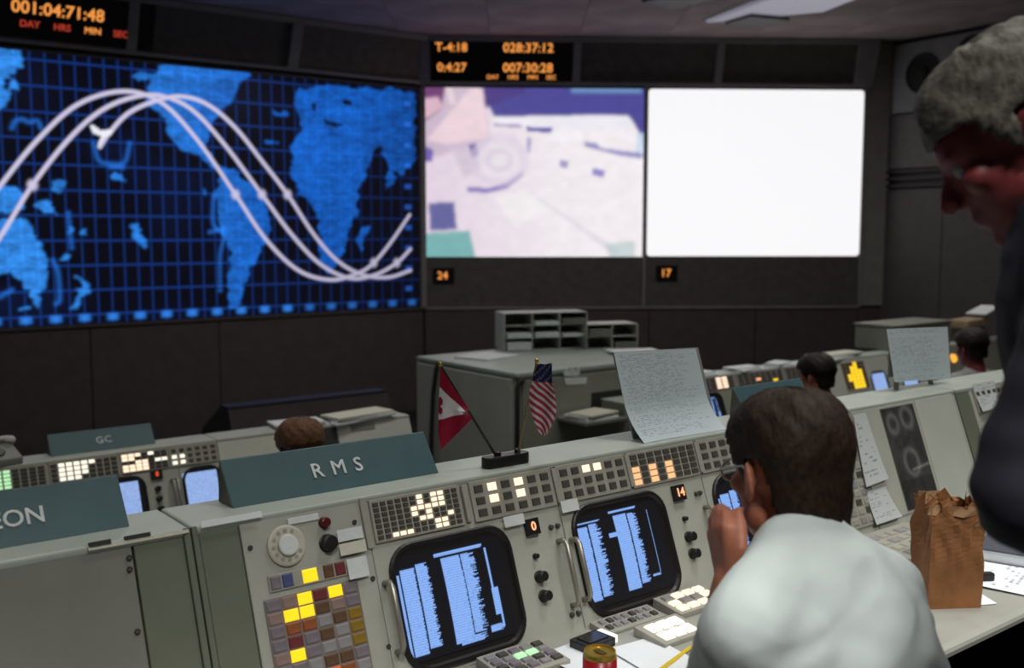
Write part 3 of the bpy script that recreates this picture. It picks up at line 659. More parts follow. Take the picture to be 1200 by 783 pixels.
# soda can
cp = ROW1.inverted() @ zpl(703, 763, DZ + .122)
can = thing('soda_can', 'red and gold soda can at the bottom of the picture', 'can', ROW1 @ T(cp.x, cp.y, DZ))
M_gold = mat('gold_tin', (.62, .43, .09), .3, metal=.8, var=.1)
obj('body', MB().lathe([(.026, 0), (.031, .006), (.033, .012), (.033, .112)], 32), mat('red_tin', (.34, .012, .018), .3, var=.1, scale=20), can, smooth=True)
obj('lid', MB().lathe([(.033, .112), (.0325, .115), (.0305, .121), (.0305, .1235), (.0285, .1235), (.0280, .1195), (.001, .119)], 32), M_gold, can, smooth=False)
obj('pull_tab', MB().prism_z([(-.005, -.014), (.005, -.014), (.007, .002), (.005, .012), (-.005, .012), (-.007, .002)], .1195, .1215), mat('tab_dark', (.16, .10, .03), .4, metal=.6), can)
for z0, z1 in ((.074, .080),): obj('band', MB().lathe([(.0333, z0), (.0333, z1)], 32), M_gold, can)
# pencil
p0 = zpl(772, 786, DZ + .006); p1 = zpl(812, 757, DZ + .006); pc = thing('pencil', 'yellow pencil lying beside the white lit keys', 'pencil', Matrix.Translation((p0 + p1) / 2))
pd = (p1 - p0).normalized()
obj('shaft', MB().tube([-pd * .09, pd * .068], .0042, 6), mat('pencil_yellow', (.72, .50, .03), .4), pc)
obj('tip', MB().tube([pd * .068, pd * .088], [.0042, .0006], 6), mat('pencil_wood', (.5, .33, .18), .6), pc); obj('eraser', MB().tube([-pd * .104, -pd * .09], .0044, 8), mat('eraser_pink', (.55, .2, .2), .6), pc)
# paper bag
bp = ROW1.inverted() @ zpl(1108, 712, DZ)
bag = thing('paper_bag', 'crumpled brown paper bag standing open on the desk', 'bag', ROW1 @ T(bp.x + .036, bp.y + .022, DZ) @ RZ(-33))
M_bag = mat('kraft_paper', (.27, .115, .042), .75, var=.25, scale=14, bump=.8, bscale=26)
def bag_mesh():
    a, b, H = .068, .048, .262; mb = MB(); rows = 22; r = np.random.default_rng(4); per = []
    for (x0, y0), (x1, y1), n in (((-a, -b), (a, -b), 10), ((a, -b), (a, b), 8), ((a, b), (-a, b), 10), ((-a, b), (-a, -b), 8)):
        for k in range(n): per.append((x0 + (x1 - x0) * k / n, y0 + (y1 - y0) * k / n, k / n))
    n = len(per); ph = r.random(n) * 6; top = [.0] * n; vs = []
    for j in range(rows + 1):
        v = j / rows
        for i, (x, y, f) in enumerate(per):
            cr = .0035 * v * math.sin(9 * v + ph[i]) + .004 * v * v * math.sin(23 * v + i * 1.7)
            gus = -.016 * math.sin(math.pi * f) * v if (abs(x) > a * .99 and 0 < f) else 0
            k = 1 + .05 * v - .05 * v * v * v
            zz = H * v + (.012 * math.sin(i * .9) + .009 * math.sin(i * 2.3 + 1)) * v ** 6
            dx = (math.copysign(1, x) * (cr + gus)) ; dy = math.copysign(1, y) * cr
            vs.append((x * k + dx, y * k + dy, zz))
    fs = [(j * n + i, j * n + (i + 1) % n, (j + 1) * n + (i + 1) % n, (j + 1) * n + i) for j in range(rows) for i in range(n)]
    fs.append(tuple(range(n))[::-1]); mb.add(vs, fs); return mb
bo = obj('bag_wall', bag_mesh(), M_bag, bag); sm_ = bo.modifiers.new('paper', 'SOLIDIFY'); sm_.thickness = .0012
for (x, y, z, l, rr) in ((-.06, -.048, .252, .05, 20), (.01, -.050, .246, .07, -8), (.066, -.01, .25, .05, 80), (-.03, .048, .262, .06, 5)):
    rim = MB().add([(-l / 2, -.004, -.01), (0, -.009, -.014), (l / 2, -.003, -.008), (l / 2, 0, .013), (0, .004, .008), (-l / 2, 0, .015)], [(0, 1, 4, 5), (1, 2, 3, 4)])
    rm = obj('folded_rim', rim, mat('kraft_light', (.42, .24, .13), .75, var=.2, scale=30), bag, T(x, y, z) @ RZ(rr) @ RX(24)); rm.modifiers.new('paper', 'SOLIDIFY').thickness = .001
# round pale cup behind the bag, green push button
cu = ROW1.inverted() @ zpl(1076, 652, DZ + .02)
cup = thing('foam_cup', 'small white cup half hidden behind the paper bag', 'cup', ROW1 @ T(cu.x + .02, cu.y - .015, DZ))
obj('cup_wall', MB().lathe([(.024, 0), (.025, .003), (.032, .072), (.034, .075), (.031, .075), (.024, .006), (.001, .005)], 24), M_note, cup, smooth=False)
bd = thing('binder', 'white binder with dark edges lying below the elbow of the navy jacket', 'binder', ROW1 @ T(1.47, -.50, DZ) @ RZ(18))
obj('cover', MB().box(-.13, .13, -.10, .10, .0, .004).box(-.13, .13, -.10, .10, .034, .038), mat('binder_dark', (.07, .075, .10), .5), bd); obj('pages', MB().box(-.125, .12, -.096, .096, .004, .034), M_paper, bd)
rd = thing('receiver', 'black handset-shaped device on the white sheet by the right edge', 'device', ROW1 @ T(1.20, -.50, DZ + .002) @ RZ(60))
obj('grip', MB().box(-.05, .05, -.012, .012, .0, .016), mat('green_grey', (.10, .13, .11), .5), rd, bevel=.004); obj('end_cap', MB().box(-.066, -.045, -.018, .018, 0, .022), M_knob, rd, bevel=.004)

# ---- signs on the console tops
def sign(row, label, s0, s1, body, tx, size=.046, h=.087, name='console_sign', al='CENTER', sp=1.15):
    sm = (s0 + s1) / 2; t = thing(name, label, 'sign', row @ T(sm, .110, TZ)); L = s1 - s0; y0 = -.036
    obj('plate', MB().prism_x([(y0, 0), (y0 + .062, h), (y0 + .066, h), (y0 + .074, 0)][::-1], -L / 2, L / 2), M_sign, t, bevel=.0015)
    obj('end_cap', MB().prism_x([(y0 + .004, .001), (y0 + .061, h - .003), (y0 + .065, h - .003), (y0 + .071, .001)][::-1], -L / 2 - .001, -L / 2 + .0), M_olive, t)
    if body: text('lettering', body, size, M_letter, t, T(tx - sm, y0 + .029, h * .47) @ RX(math.degrees(math.atan2(h, .062))) @ T(0, 0, .0012), ex=.0008, space=sp, bold=.0008, align=al)
    return t
sign(ROW1, 'teal sign reading RMS on the console top', -.652, -.156, 'R M S', -.402, .046)
sign(ROW1, 'teal sign ending in EON cut by the left edge', -1.50, -.856, 'SURGEON', -.996, .045, al='RIGHT', sp=1.0)
sign(ROW1, 'teal sign mostly hidden behind the head of the seated operator', .95, 1.28, '', 0)
sign(ROW2, 'small teal sign reading GC on the farther console row', -.325, .128, 'GC', -.095, .046)

# ---- printed sheets standing on the console top, on a clipboard
def stand_sheet(label, pts, nx, ny, seed, board=True, curl=.045, paper=(.60, .69, .73)):
    # pts: left bottom, right bottom, right top, left top in row coordinates (s, y, z)
    a, b, c, d = [Vector(p) for p in pts]; cen = (a + b) / 2; t = thing('printout', label, 'paper', ROW1 @ Matrix.Translation(cen))
    def pos(u, v):
        p = (a * (1 - u) + b * u) * (1 - v) + (d * (1 - u) + c * u) * v - cen; q = max(0, 1 - v / .42)
        return (p.x, p.y - curl * q * q + .004 * math.sin(u * 5), p.z + .001)
    sheet('sheet', nx, ny, pos, printed(ny, nx, paper, (.27, .31, .34), 3, .6, .04, seed), M_print, t)
    if board:
        mb = MB(); e = .006; yb = .012
        vs = [a + Vector((.02, yb, .001)), b + Vector((.03, yb, .001)), c + Vector((.028, yb, .0)), d + Vector((.01, yb, .0))]
        vs = [p - cen for p in vs]; mb.add([tuple(p) for p in vs] + [tuple(p + Vector((0, e, 0))) for p in vs], [(0, 1, 2, 3), (7, 6, 5, 4), (0, 4, 5, 1), (1, 5, 6, 2), (2, 6, 7, 3), (3, 7, 4, 0)])
        obj('backing_board', mb, mat('board_grey', (.27, .28, .29), .6), t)
    return t
stand_sheet('curled printout standing on the console top right of the small flags', [(.452, .060, TZ), (.775, .060, TZ), (.742, .105, 1.372), (.425, .105, 1.383)], 200, 150, 21)
stand_sheet('printout propped up on the console top above the photograph panel', [(1.755, .095, 1.185), (2.122, .095, 1.166), (2.110, .11, 1.357), (1.719, .11, 1.370)], 170, 120, 22, False, .0)
bo_ = thing('easel_board', 'thin dark board holding up the printout above the photograph panel', 'board', ROW1 @ T(1.93, .125, TZ)); obj('leg', MB().box(-.12, -.105, -.006, .006, 0, .16), M_cabo, bo_); obj('leg', MB().box(.105, .12, -.006, .006, 0, .16), M_cabo, bo_); obj('board', MB().box(-.17, .15, -.008, .0, .05, .19), M_cabo, bo_)
def taped(label, quad, seed):     # notes hung on the photograph console, (s,t) corners from top left, clockwise
    cs = sum(q[0] for q in quad) / 4; ct = sum(q[1] for q in quad) / 4; t = thing('hanging_note', label, 'paper', ROW1 @ Pm(cs, ct, .004)); 
    Q = [(s - cs, -(tt - ct)) for s, tt in quad]
    def pos(u, v): x = (Q[3][0] * (1 - u) + Q[2][0] * u) * (1 - v) + (Q[0][0] * (1 - u) + Q[1][0] * u) * v; y = (Q[3][1] * (1 - u) + Q[2][1] * u) * (1 - v) + (Q[0][1] * (1 - u) + Q[1][1] * u) * v; return (x, y, .003 + .010 * (1 - v) ** 2)
    sheet('sheet', 26, 50, pos, printed(50, 26, (.52, .55, .55), (.22, .24, .26), 3, .5, .08, seed), M_print, t); return t
def st(px, py):
    n = (ROW1.to_3x3() @ Vector((0, -math.cos(TH), math.sin(TH)))); p = ROW1.inverted() @ on_plane(px, py, ROW1 @ Vector((0, 0, TZ)), n)
    return p.x, -p.y / math.sin(TH) if abs(p.y) > 1e-6 else 0.
taped('narrow printed strip hanging on the pale console beside the photograph', [st(998, 487), st(1012, 484), st(1036, 562), st(1010, 572)], 31)
taped('printed note under the narrow strip on the pale console', [st(1013, 577), st(1035, 570), st(1052, 606), st(1022, 616)], 32)

taped('printed card on the console beside the navy jacket', [st(1137, 451), st(1163, 446), st(1166, 478), st(1147, 484)], 33)
# ---- two small flags in a black stand
fb = ROW1.inverted() @ zpl(592, 547, TZ)
fl = thing('flag_stand', 'black desk stand holding a Canadian and a United States flag', 'flag', ROW1 @ T(fb.x + .012, .045, TZ))
iv = (ROW1 @ T(fb.x + .012, .045, TZ)).inverted()
obj('base', MB().prism_z([(x, z) for x, z in rrect(-.066, .066, -.019, .019, .018, 5)], 0, .026), M_knob, fl, bevel=.003)
for x in (-.022, .036): obj('socket', MB().lathe([(.008, .024), (.007, .034), (.004, .035)], 12), M_knob, fl, T(x, 0, 0))
DF = 2.32
def fp(px, py, d=DF): return iv @ dep(px, py, d)
pole_m = mat('pole_dark', (.022, .018, .015), .4); pole_t = mat('pole_tan', (.30, .21, .10), .5)
obj('pole', MB().tube([Vector((-.022, 0, .016)), fp(516, 428)], .0032, 8), pole_m, fl)
obj('pole', MB().tube([Vector((.036, 0, .016)), fp(629, 424)], .0028, 8), pole_t, fl)
for p in (fp(516, 427), fp(629, 423)): obj('finial', MB().ell(p, (.005, .005, .006), seg=10, rings=6), M_gold, fl, smooth=True)
M_cloth = screen_mat('flag_cloth', 0)
def flag(rowsA, rowsB, colf, nx, ny, name, wav):
    A = crom([fp(*p) for p in rowsA], 8); B = crom([fp(*p) for p in rowsB], 8)
    def at(L, v): f = v * (len(L) - 1); i = min(int(f), len(L) - 2); return L[i].lerp(L[i + 1], f - i)
    im = np.zeros((ny, nx, 3))
    for j in range(ny):
        for i in range(nx): im[j, i] = colf(i / (nx - 1), j / (ny - 1))
    yv = iv.to_3x3() @ Vector((0, 1, 0))
    def pos(u, v): p = at(A, 1 - v).lerp(at(B, 1 - v), u); return tuple(p + yv * (wav * math.sin(u * 9 + (1 - v) * 5)))
    o = sheet(name, nx, ny, pos, im, M_cloth, fl); return o
RED = (.30, .010, .035); WHT = (.74, .72, .74)
def canada(u, v):
    if v < .27 or v > .62: return RED
    if u < .17 and .36 < v < .56 and abs(v - .46) < .1 - .25 * abs(u - .08) and not (.445 < v < .475 and u > .1): return RED
    return WHT
def usa(u, v):
    if v < .27: return (.022, .020, .065) if (int(u * 9) + int(v * 26)) % 4 else (.12, .12, .2)
    return (.33, .03, .05) if (v * 9.5 - u * 2.2 - .6 * u * u) % 1 < .55 else (.60, .56, .56)
flag([(516, 431), (515, 452), (514, 480), (514, 505), (517, 527)], [(550, 481), (546, 482), (541, 483), (551, 487), (553, 491)], canada, 40, 70, 'canadian_flag', .004)
flag([(630, 427), (624, 445), (620, 465), (624, 488), (633, 510)], [(647, 426), (647, 447), (651, 466), (651, 488), (641, 510)], usa, 40, 90, 'united_states_flag', .006)

# ------------------------------------------------------------------ second console row, one tier down
def tube_fill(): 
    ny, nx = 124, 150; a = np.zeros((ny, nx, 3)) + np.array((.30, .44, .80)); a *= (.8 + .3 * noise2(ny, nx, 40))[..., None]; return a
def crt_bright(par, s0, s1, t0, t1):
    b = crt(par, s0, s1, t0, t1, 1, 1); me = b.children[0].data; c = np.ones((124 * 150, 4), np.float32); c[:, :3] = tube_fill().reshape(-1, 3)
    me.color_attributes['Col'].data.foreach_set('color', c.ravel()); return b
t, _, _ = console(ROW2, 'console', 'farther console with lit strips and two bright tubes left of the RMS sign', -2.6, .388)
top_slab(t, -2.6, .388, M_paint); panel(t, -2.6, -.62); panel(t, -.618, -.290); panel(t, -.288, .190); panel(t, .192, .387)
G = E_green; WW = E_white
strip(t, -1.10, -.86, 6, 3, [], gap=.34); strip(t, -.85, -.37, 14, 5, [(-.60, -.50, .02, .098, G)])
strip(t, -.36, -.07, 9, 4, [(-.33, -.16, .012, .034, WW), (-.33, -.20, .034, .08, WW), (-.32, -.22, .08, .1, WW)])
strip(t, -.062, .150, 7, 5, [(-.06, .03, .012, .034, W), (-.06, -.01, .03, .05, W), (.06, .10, .012, .03, WW), (.0, .07, .045, .07, W), (-.06, .05, .07, .1, W), (.09, .15, .045, .06, WW)], gap=.15)
strip(t, .155, .385, 6, 3, [(.155, .215, .035, .1, WW)], gap=.4)
crt_bright(t, -.285, .034, .113, .385); crt_bright(t, .198, .387, .113, .385)
digit_box(t, .060, .112, .105, .145, '8', emit('lit_red_digit', (.9, .10, .03), .8))
for tt in (.19, .236, .28): knob(t, .083, tt, .012)
handle(t, .150, .16, .33); handle(t, .168, .16, .33)
t, _, _ = console(ROW2, 'console', 'farther console with a cream blank bay behind the RMS sign', .39, 1.46)
top_slab(t, .39, 1.46, M_paint); panel(t, .39, .70, mat('cream_panel', (.56, .56, .48), .5, var=.05)); panel(t, .702, 1.02, M_seam); panel(t, 1.022, 1.458, M_cab)
plate(t, 'label_plate', 1.10, 1.24, .02, .05, 0, .004, M_blank); crt_bright(t, .74, 1.0, .16, .385)
# paper stacks on that console
def paper_stack(label, row, s, y, z, w, d, n, rot, seed, name='paper_stack'):
    t = thing(name, label, 'papers', row @ T(s, y, z) @ RZ(rot)); r = np.random.default_rng(seed)
    for k in range(n):
        a, b = r.uniform(-.02, .02, 2); h = .012
        obj('sheaf', MB().box(-w / 2, w / 2, -d / 2, d / 2, k * h, k * h + h - .001), [M_paper, M_note, M_cream][k % 3], t, T(a, b, 0) @ RZ(r.uniform(-8, 8)))
    return t
paper_stack('white paper stack on the console behind the RMS sign', ROW2, 1.18, .07, TZ, .36, .16, 3, 4, 3)
paper_stack('loose paper pile left of the larger stack behind the RMS sign', ROW2, .86, .08, TZ, .26, .15, 2, -6, 4)
ph = thing('desk_telephone', 'pale grey telephone on the farther console at the left edge', 'telephone', ROW2 @ T(-.55, .07, TZ) @ RZ(10))
obj('base', MB().prism_x([(-.08, 0), (-.08, .03), (.03, .075), (.08, .075), (.08, 0)][::-1], -.085, .085), M_blank, ph, bevel=.006)
obj('handset', MB().cap((-.075, .05, .092), (.075, .05, .092), .014, .014).ell((-.08, .045, .085), (.026, .026, .02)).ell((.08, .045, .085), (.026, .026, .02)), M_cab, ph, smooth=True)
obj('dial', MB().lathe([(.032, 0), (.032, .006), (.028, .008)], 20), M_knob, ph, T(0, -.025, .052) @ RX(22))

# tall cabinet at the end of the right-hand part of that row
cb = thing('recorder_cabinet', 'tall grey cabinet with an olive front behind the two small flags', 'cabinet', ROW2 @ T(2.85, .5, FL)); co = T(-2.85, -.5, -FL)
CZ = 1.31
obj('body', MB().box(2.2, 3.5, .012, 1.06, FL, CZ - .03), M_cab, cb, co)
obj('top', MB().box(2.19, 3.505, -.005, 1.065, CZ - .03, CZ), M_top, cb, co, bevel=.008)
obj('end_panel', MB().box(2.185, 2.2, .70, 1.05, .2, CZ - .04), M_cab, cb, co, bevel=.004)
obj('end_panel', MB().box(2.185, 2.2, .37, .695, .2, CZ - .04), M_cab, cb, co, bevel=.004)
obj('end_panel', MB().box(2.185, 2.2, .04, .362, .2, CZ - .04), M_cab, cb, co, bevel=.004)
obj('front_panel', MB().box(2.24, 3.49, -.004, .012, .2, CZ - .05), M_cabo, cb, co, bevel=.004)
obj('edge_trim', MB().tube([(2.205, .005, .2), (2.205, .005, CZ - .09), (2.215, .0, CZ - .05), (2.25, -.004, CZ - .035)], .016, 10), M_seam, cb, co, smooth=True)
obj('cable', MB().tube([(2.178, .78, CZ - .01), (2.172, .80, CZ - .06), (2.172, .835, CZ - .22), (2.172, .86, CZ - .5), (2.172, .87, .2)], .014, 8), M_seam, cb, co, smooth=True)
sh = obj('shelf', MB().box(2.50, 3.10, -.26, -.004, 1.0, 1.02), M_blank, cb, co, bevel=.003)
obj('dark_recess_patch', MB().box(2.78, 3.05, -.008, -.0045, 1.03, 1.14), M_seam, cb, co)  # flat dark patch painting the shade of a recess, no real hollow
def r2(px, py, y=0.): return ROW2.inverted() @ on_plane(px, py, ROW2 @ Vector((0, y, 0)), ROW2.to_3x3() @ Vector((0, 1, 0)))
em = thing('white_emblem', 'white crown-shaped sticker on the olive cabinet front', 'sticker', ROW2 @ T(0, -.006, 0))
cr = [(660, 437), (664, 431), (667, 436), (670, 429), (674, 435), (679, 429), (680, 438), (676, 441), (661, 441)]
mb = MB(); pp = [r2(x, y, -.006) for x, y in cr]; n = len(pp); mb.add([(p.x, -.001, p.z) for p in pp] + [(p.x, 0., p.z) for p in pp], [tuple(range(n)), tuple(range(n, 2 * n))[::-1]]); obj('crown', mb, M_letter, em)
pp = [r2(x, y, -.006) for x, y in [(661, 443), (688, 442), (687, 450), (663, 451)]]; mb = MB(); mb.add([(p.x, -.001, p.z) for p in pp] + [(p.x, 0., p.z) for p in pp], [(0, 1, 2, 3), (7, 6, 5, 4), (0, 4, 5, 1), (1, 5, 6, 2), (2, 6, 7, 3), (3, 7, 4, 0)]); obj('bar', mb, M_letter, em)
paper_stack('paper pile on the small shelf of the olive cabinet', ROW2, 2.66, -.14, 1.02, .26, .18, 3, 6, 6)
bxx = thing('document_box', 'grey box file on the shelf beside the paper pile', 'box', ROW2 @ T(2.96, -.14, 1.02)); obj('case', MB().box(-.13, .13, -.10, .10, 0, .075), M_blank, bxx, bevel=.004); obj('lid', MB().box(-.133, .133, -.103, .103, .076, .084), M_top, bxx, bevel=.002)
# paper trays on the cabinet
def tray_rack(label, s, y, z, w, d, tiers, cols, seed, rot=0):
    t = thing('tray_rack', label, 'rack', ROW2 @ T(s, y, z) @ RZ(rot)); r = np.random.default_rng(seed); h = .085
    for k in range(tiers + 1): obj('shelf', MB().box(-w / 2, w / 2, -d / 2, d / 2, k * h, k * h + .006), M_cab, t)
    for c in range(cols + 1):
        x = -w / 2 + w * c / cols; obj('upright', MB().box(x - .004, x + .004, -d / 2, d / 2, .006, tiers * h), M_cab, t)
    obj('back', MB().box(-w / 2, w / 2, d / 2, d / 2 + .005, .006, tiers * h), M_cabo, t)
    for k in range(tiers):
        for c in range(cols):
            if r.random() < .75:
                x = -w / 2 + w * (c + .5) / cols; hh = r.uniform(.015, .055)
                obj('paper', MB().box(-w / cols * .42, w / cols * .42, -d / 2 - .03, d * .4, .0065, .0065 + hh), M_paper if r.random() < .7 else M_blank, t, T(x, 0, k * h))
    return t
def r2z(px, py, z): return ROW2.inverted() @ zpl(px, py, z)
q = r2z(634, 408, .89); tray_rack('taller paper tray rack on the olive cabinet', q.x, q.y, CZ, .60, .24, 3, 3, 8, -22)
q = r2z(698, 408, .89); tray_rack('shorter paper tray rack right of the taller rack', q.x + .10, q.y, CZ, .38, .24, 2, 2, 9, -22)
q = r2z(742, 414, .89); paper_stack('flat white papers on the olive cabinet beside the racks', ROW2, q.x, q.y - .02, CZ, .34, .22, 2, -20, 10)
q = r2z(560, 420, .89); paper_stack('thin white folder on the grey cabinet top behind the flags', ROW2, q.x + .1, q.y, CZ, .34, .28, 1, 20, 12)

# low consoles of that row towards the right
t, _, _ = console(ROW2, 'console', 'farther console with small amber lamps right of the standing printout', 3.51, 5.05)
top_slab(t, 3.51, 5.05); panel(t, 3.51, 5.05, M_cabo)
strip(t, 3.60, 4.10, 8, 4, [(3.93, 4.02, .02, .10, W), (3.75, 3.80, .05, .1, E_or)], mat('pinkish_frame', (.26, .21, .20), .5)); strip(t, 4.14, 4.64, 8, 4, [(4.30, 4.38, .05, .08, E_or), (4.5, 4.6, .07, .1, E_yel)], MATS['pinkish_frame']); strip(t, 4.68, 5.02, 6, 4, [], MATS['pinkish_frame'])
crt(t, 3.62, 3.94, .113, .385, 41, 1); crt(t, 4.12, 4.44, .113, .385, 42, 2); crt(t, 4.62, 4.94, .113, .385, 43, 1)
t, _, _ = console(ROW2, 'console', 'farther console with a blaze of yellow lamps beside the dark-haired head', 5.052, 6.6)
top_slab(t, 5.052, 6.6); panel(t, 5.052, 6.6, M_cab)
kb = plate(t, 'key_bank', 5.36, 5.66, .03, .26, 0, .005, M_frame); ki = Pm(5.51, .145).inverted()
for r in range(7):
    for c in range(6):
        lit_ = abs(c - 2.6) < (.6, 1.1, 1.6, 2.1, 2.1, 1.6, 1.6)[r]; subkey(kb, ki, 'key', 5.385 + .05 * c, .05 + .03 * r, .044, .027, E_yel if lit_ else brn, .005)
crt_bright(t, 5.70, 5.92, .13, .33); crt_bright(t, 6.12, 6.36, .17, .36); strip(t, 6.0, 6.5, 8, 4, [(6.1, 6.2, .05, .1, E_or)])
t, _, _ = console(ROW2, 'console', 'farthest console at the right edge with one amber lamp', 6.602, 9.0)
top_slab(t, 6.602, 9.0); panel(t, 6.602, 9.0, M_cabo); knob(t, 6.98, .118, .035, emit('amber_lamp', (1., .45, .06), 1.1), .02, 'amber_lamp'); strip(t, 7.1, 7.6, 8, 4, [(7.2, 7.3, .05, .1, E_or)])
for k, (s, w_, lab) in enumerate(((3.86, .20, 'white note on the farther console nearest the standing printout'), (4.30, .26, 'white note in the middle of the farther console top'), (4.72, .22, 'white note on the farther console near the dark-haired head'))):
    paper_stack(lab, ROW2, s, .07, TZ, w_, .12, 2, 5 * k, 30 + k)
q = r2z(1000, 417, .76); paper_stack('long white sheet on the farther console above the yellow lamps', ROW2, q.x, .08, TZ, .55, .16, 3, 4, 36)
bh = thing('monitor_cabinet', 'dark olive box behind the propped printout at the right', 'cabinet', ROW2 @ T(6.62, .14, TZ)); obj('case', MB().box(-.45, .45, -.10, .26, 0, .20), M_cabo, bh, bevel=.01); obj('lid', MB().box(-.46, .46, -.11, .27, .20, .212), M_cabo, bh)
q = r2z(1140, 400, .80); cbx = thing('cardboard_tray', 'tan cardboard tray with a white sheet at the right of the far consoles', 'box', ROW2 @ T(7.55, .12, TZ) @ RZ(8))
obj('tray', MB().box(-.28, .22, -.09, .10, .12, .20), mat('tan_card', (.42, .30, .20), .7), cbx, bevel=.02); obj('stand', MB().box(-.24, .2, -.06, .08, 0, .12), M_black, cbx); obj('sheet', MB().box(.12, .52, -.10, .08, .21, .222), M_paper, cbx, RY(-8))
dk2 = thing('worktop', 'desk shelf of the farther console row, mostly hidden', 'desk', ROW2 @ T(.6, -.42, FL)); 
obj('slab', MB().prism_x(prof, -2.6, 1.46), M_desk, dk2, T(-.6, .42, -FL)); obj('slab', MB().prism_x(prof, 3.51, 9.0), M_desk, dk2, T(-.6, .42, -FL))
# front pit consoles: only their dark tops show
t, _, _ = console(ROW3, 'console', 'low dark console top in the pit under the blue map', 1.66, 3.1, base=M_wall); top_slab(t, 1.66, 3.1, mat('blue_glow_top', (.02, .022, .05), .8)); panel(t, 1.66, 3.1, M_wall)  # top tinted blue in place of the map's glow reflected on it

# ------------------------------------------------------------------ people
def remeshed(mb, vox, smooth=6):
    o = bpy.data.objects.new('tmp', mb.mesh('tmp')); COL.objects.link(o)
    m = o.modifiers.new('r', 'REMESH'); m.mode = 'VOXEL'; m.voxel_size = vox
    if smooth: k = o.modifiers.new('s', 'SMOOTH'); k.factor = .5; k.iterations = smooth
    bpy.context.view_layer.update(); me = bpy.data.meshes.new_from_object(o.evaluated_get(bpy.context.evaluated_depsgraph_get())); bpy.data.objects.remove(o)
    me.polygons.foreach_set('use_smooth', [True] * len(me.polygons)); return me
def skin_mat(name, col):
    m = mat(name, col, .5, var=.10, scale=40, bump=.15, bscale=300); b = m.node_tree.nodes['Principled BSDF']; b.inputs['Subsurface Weight'].default_value = .08; b.inputs['Subsurface Radius'].default_value = (.02, .008, .004); return m
def hair_mat(name, col):
    m = mat(name, col, .6, var=.5, scale=90, bump=.45, bscale=160, spec=.22)
    for n in m.node_tree.nodes:
        if n.type == 'TEX_NOISE':
            mp = m.node_tree.nodes.new('ShaderNodeMapping'); mp.inputs['Scale'].default_value = (1.6, .55, .9)
            l = n.inputs['Vector'].links[0]; m.node_tree.links.new(l.from_socket, mp.inputs['Vector']); m.node_tree.links.new(mp.outputs['Vector'], n.inputs['Vector'])
    return m
def cloth_mat(name, col, bump=.5, sc=14): return mat(name, col, .85, var=.05, scale=sc, bump=bump, bscale=sc)
def head_parts(mb, H):        # adds a head with face to mb; H places it: x right, y forward, z up, origin at mid head
    old = mb.M; mb.M = H
    mb.ell((0, -.012, .030), (.074, .094, .086)); mb.ell((0, .030, -.040), (.058, .066, .082)); mb.ell((0, .036, .02), (.062, .062, .06))
    mb.ell((0, .046, -.088), (.044, .044, .032)); mb.ell((0, .080, -.104), (.020, .016, .016)); mb.ell((0, .082, .020), (.050, .016, .012))
    mb.cap((0, .090, .008), (0, .116, -.034), .009, .012); mb.ell((.011, .104, -.038), (.009, .010, .008)); mb.ell((-.011, .104, -.038), (.009, .010, .008))
    mb.ell((0, .094, -.062), (.023, .010, .007)); mb.ell((0, .092, -.073), (.020, .010, .008))
    for s in (-1, 1):
        mb.ell((s * .042, .066, -.022), (.020, .022, .018)); mb.ell((s * .052, .010, -.072), (.018, .036, .026))
        mb.ell((s * .079, -.014, -.012), (.007, .020, .034), RZ(s * 24) @ RX(-12)); mb.ell((s * .088, -.027, -.004), (.005, .009, .026), RX(-14)); mb.ell((s * .078, -.004, -.040), (.007, .009, .012))
    mb.cap((0, -.020, -.06), (0, -.040, -.17), .056, .060); mb.M = old
def hair_mesh(H, front=.052, puff=.012, side=-.018, nape=-.072, seed=1, part=.0):
    r = np.random.default_rng(seed); seg, rings = 88, 60; vs = []; fs = []; idx = {}
    def pt(th, ph):
        d = Vector((math.sin(th) * math.sin(ph), math.sin(th) * math.cos(ph), math.cos(th)))
        e_ = (abs(d.x) ** 2.5 + abs(d.y) ** 2.5 + abs(d.z) ** 2.5) ** (-1 / 2.5); d = d * e_
        wob = .0022 * math.sin(5 * ph + 4 * th) + .0012 * math.sin(13 * ph + 3 * math.sin(6 * th)) + .0007 * math.sin(29 * ph + 9 * th)
        k = puff + wob; zz = d.z * .086 + .03 if th <= math.pi / 2 else .03 - .14 * (th - math.pi / 2) / (.36 * math.pi); k = k if zz > .03 else (k - puff) + puff * max(.25, 1 - (.03 - zz) / .05)
        p = Vector((d.x * (.074 + k), d.y * (.096 + k) - .012, d.z * (.086 + k) + .030))
        if th > math.pi / 2:
            t_ = min(1, (th - math.pi / 2) / (.36 * math.pi)); ex_, ey_ = math.sin(ph), math.cos(ph); e2 = (abs(ex_) ** 2.5 + abs(ey_) ** 2.5) ** (-1 / 2.5); sh_ = 1 - .20 * t_ * t_
            p = Vector((ex_ * e2 * (.074 + k) * sh_, ey_ * e2 * (.096 + k) * sh_ - .012, .030 - .140 * t_))
        return p
    def keep(p):
        f = p.y + .012
        if f > .06: lim = front
        elif f > .022: lim = front + (side - front) * (.06 - f) / .038
        elif f > .004: lim = side
        elif f > -.026: lim = .022
        else: lim = .022 + (nape - .022) * min(1, (-.026 - f) / .022)
        return p.z > lim
    for i in range(rings + 1):
        th = math.pi * .86 * i / rings
        for k in range(seg):
            p = pt(th, 2 * math.pi * k / seg); vs.append(tuple(H @ p)); idx[(i, k)] = keep(p)
    for i in range(rings):
        for k in range(seg):
            q = [(i, k), (i, (k + 1) % seg), (i + 1, (k + 1) % seg), (i + 1, k)]
            if all(idx[a] for a in q): fs.append(tuple(a * seg + b for a, b in q))
    mb = MB(); mb.v = vs; mb.f = fs; return mb
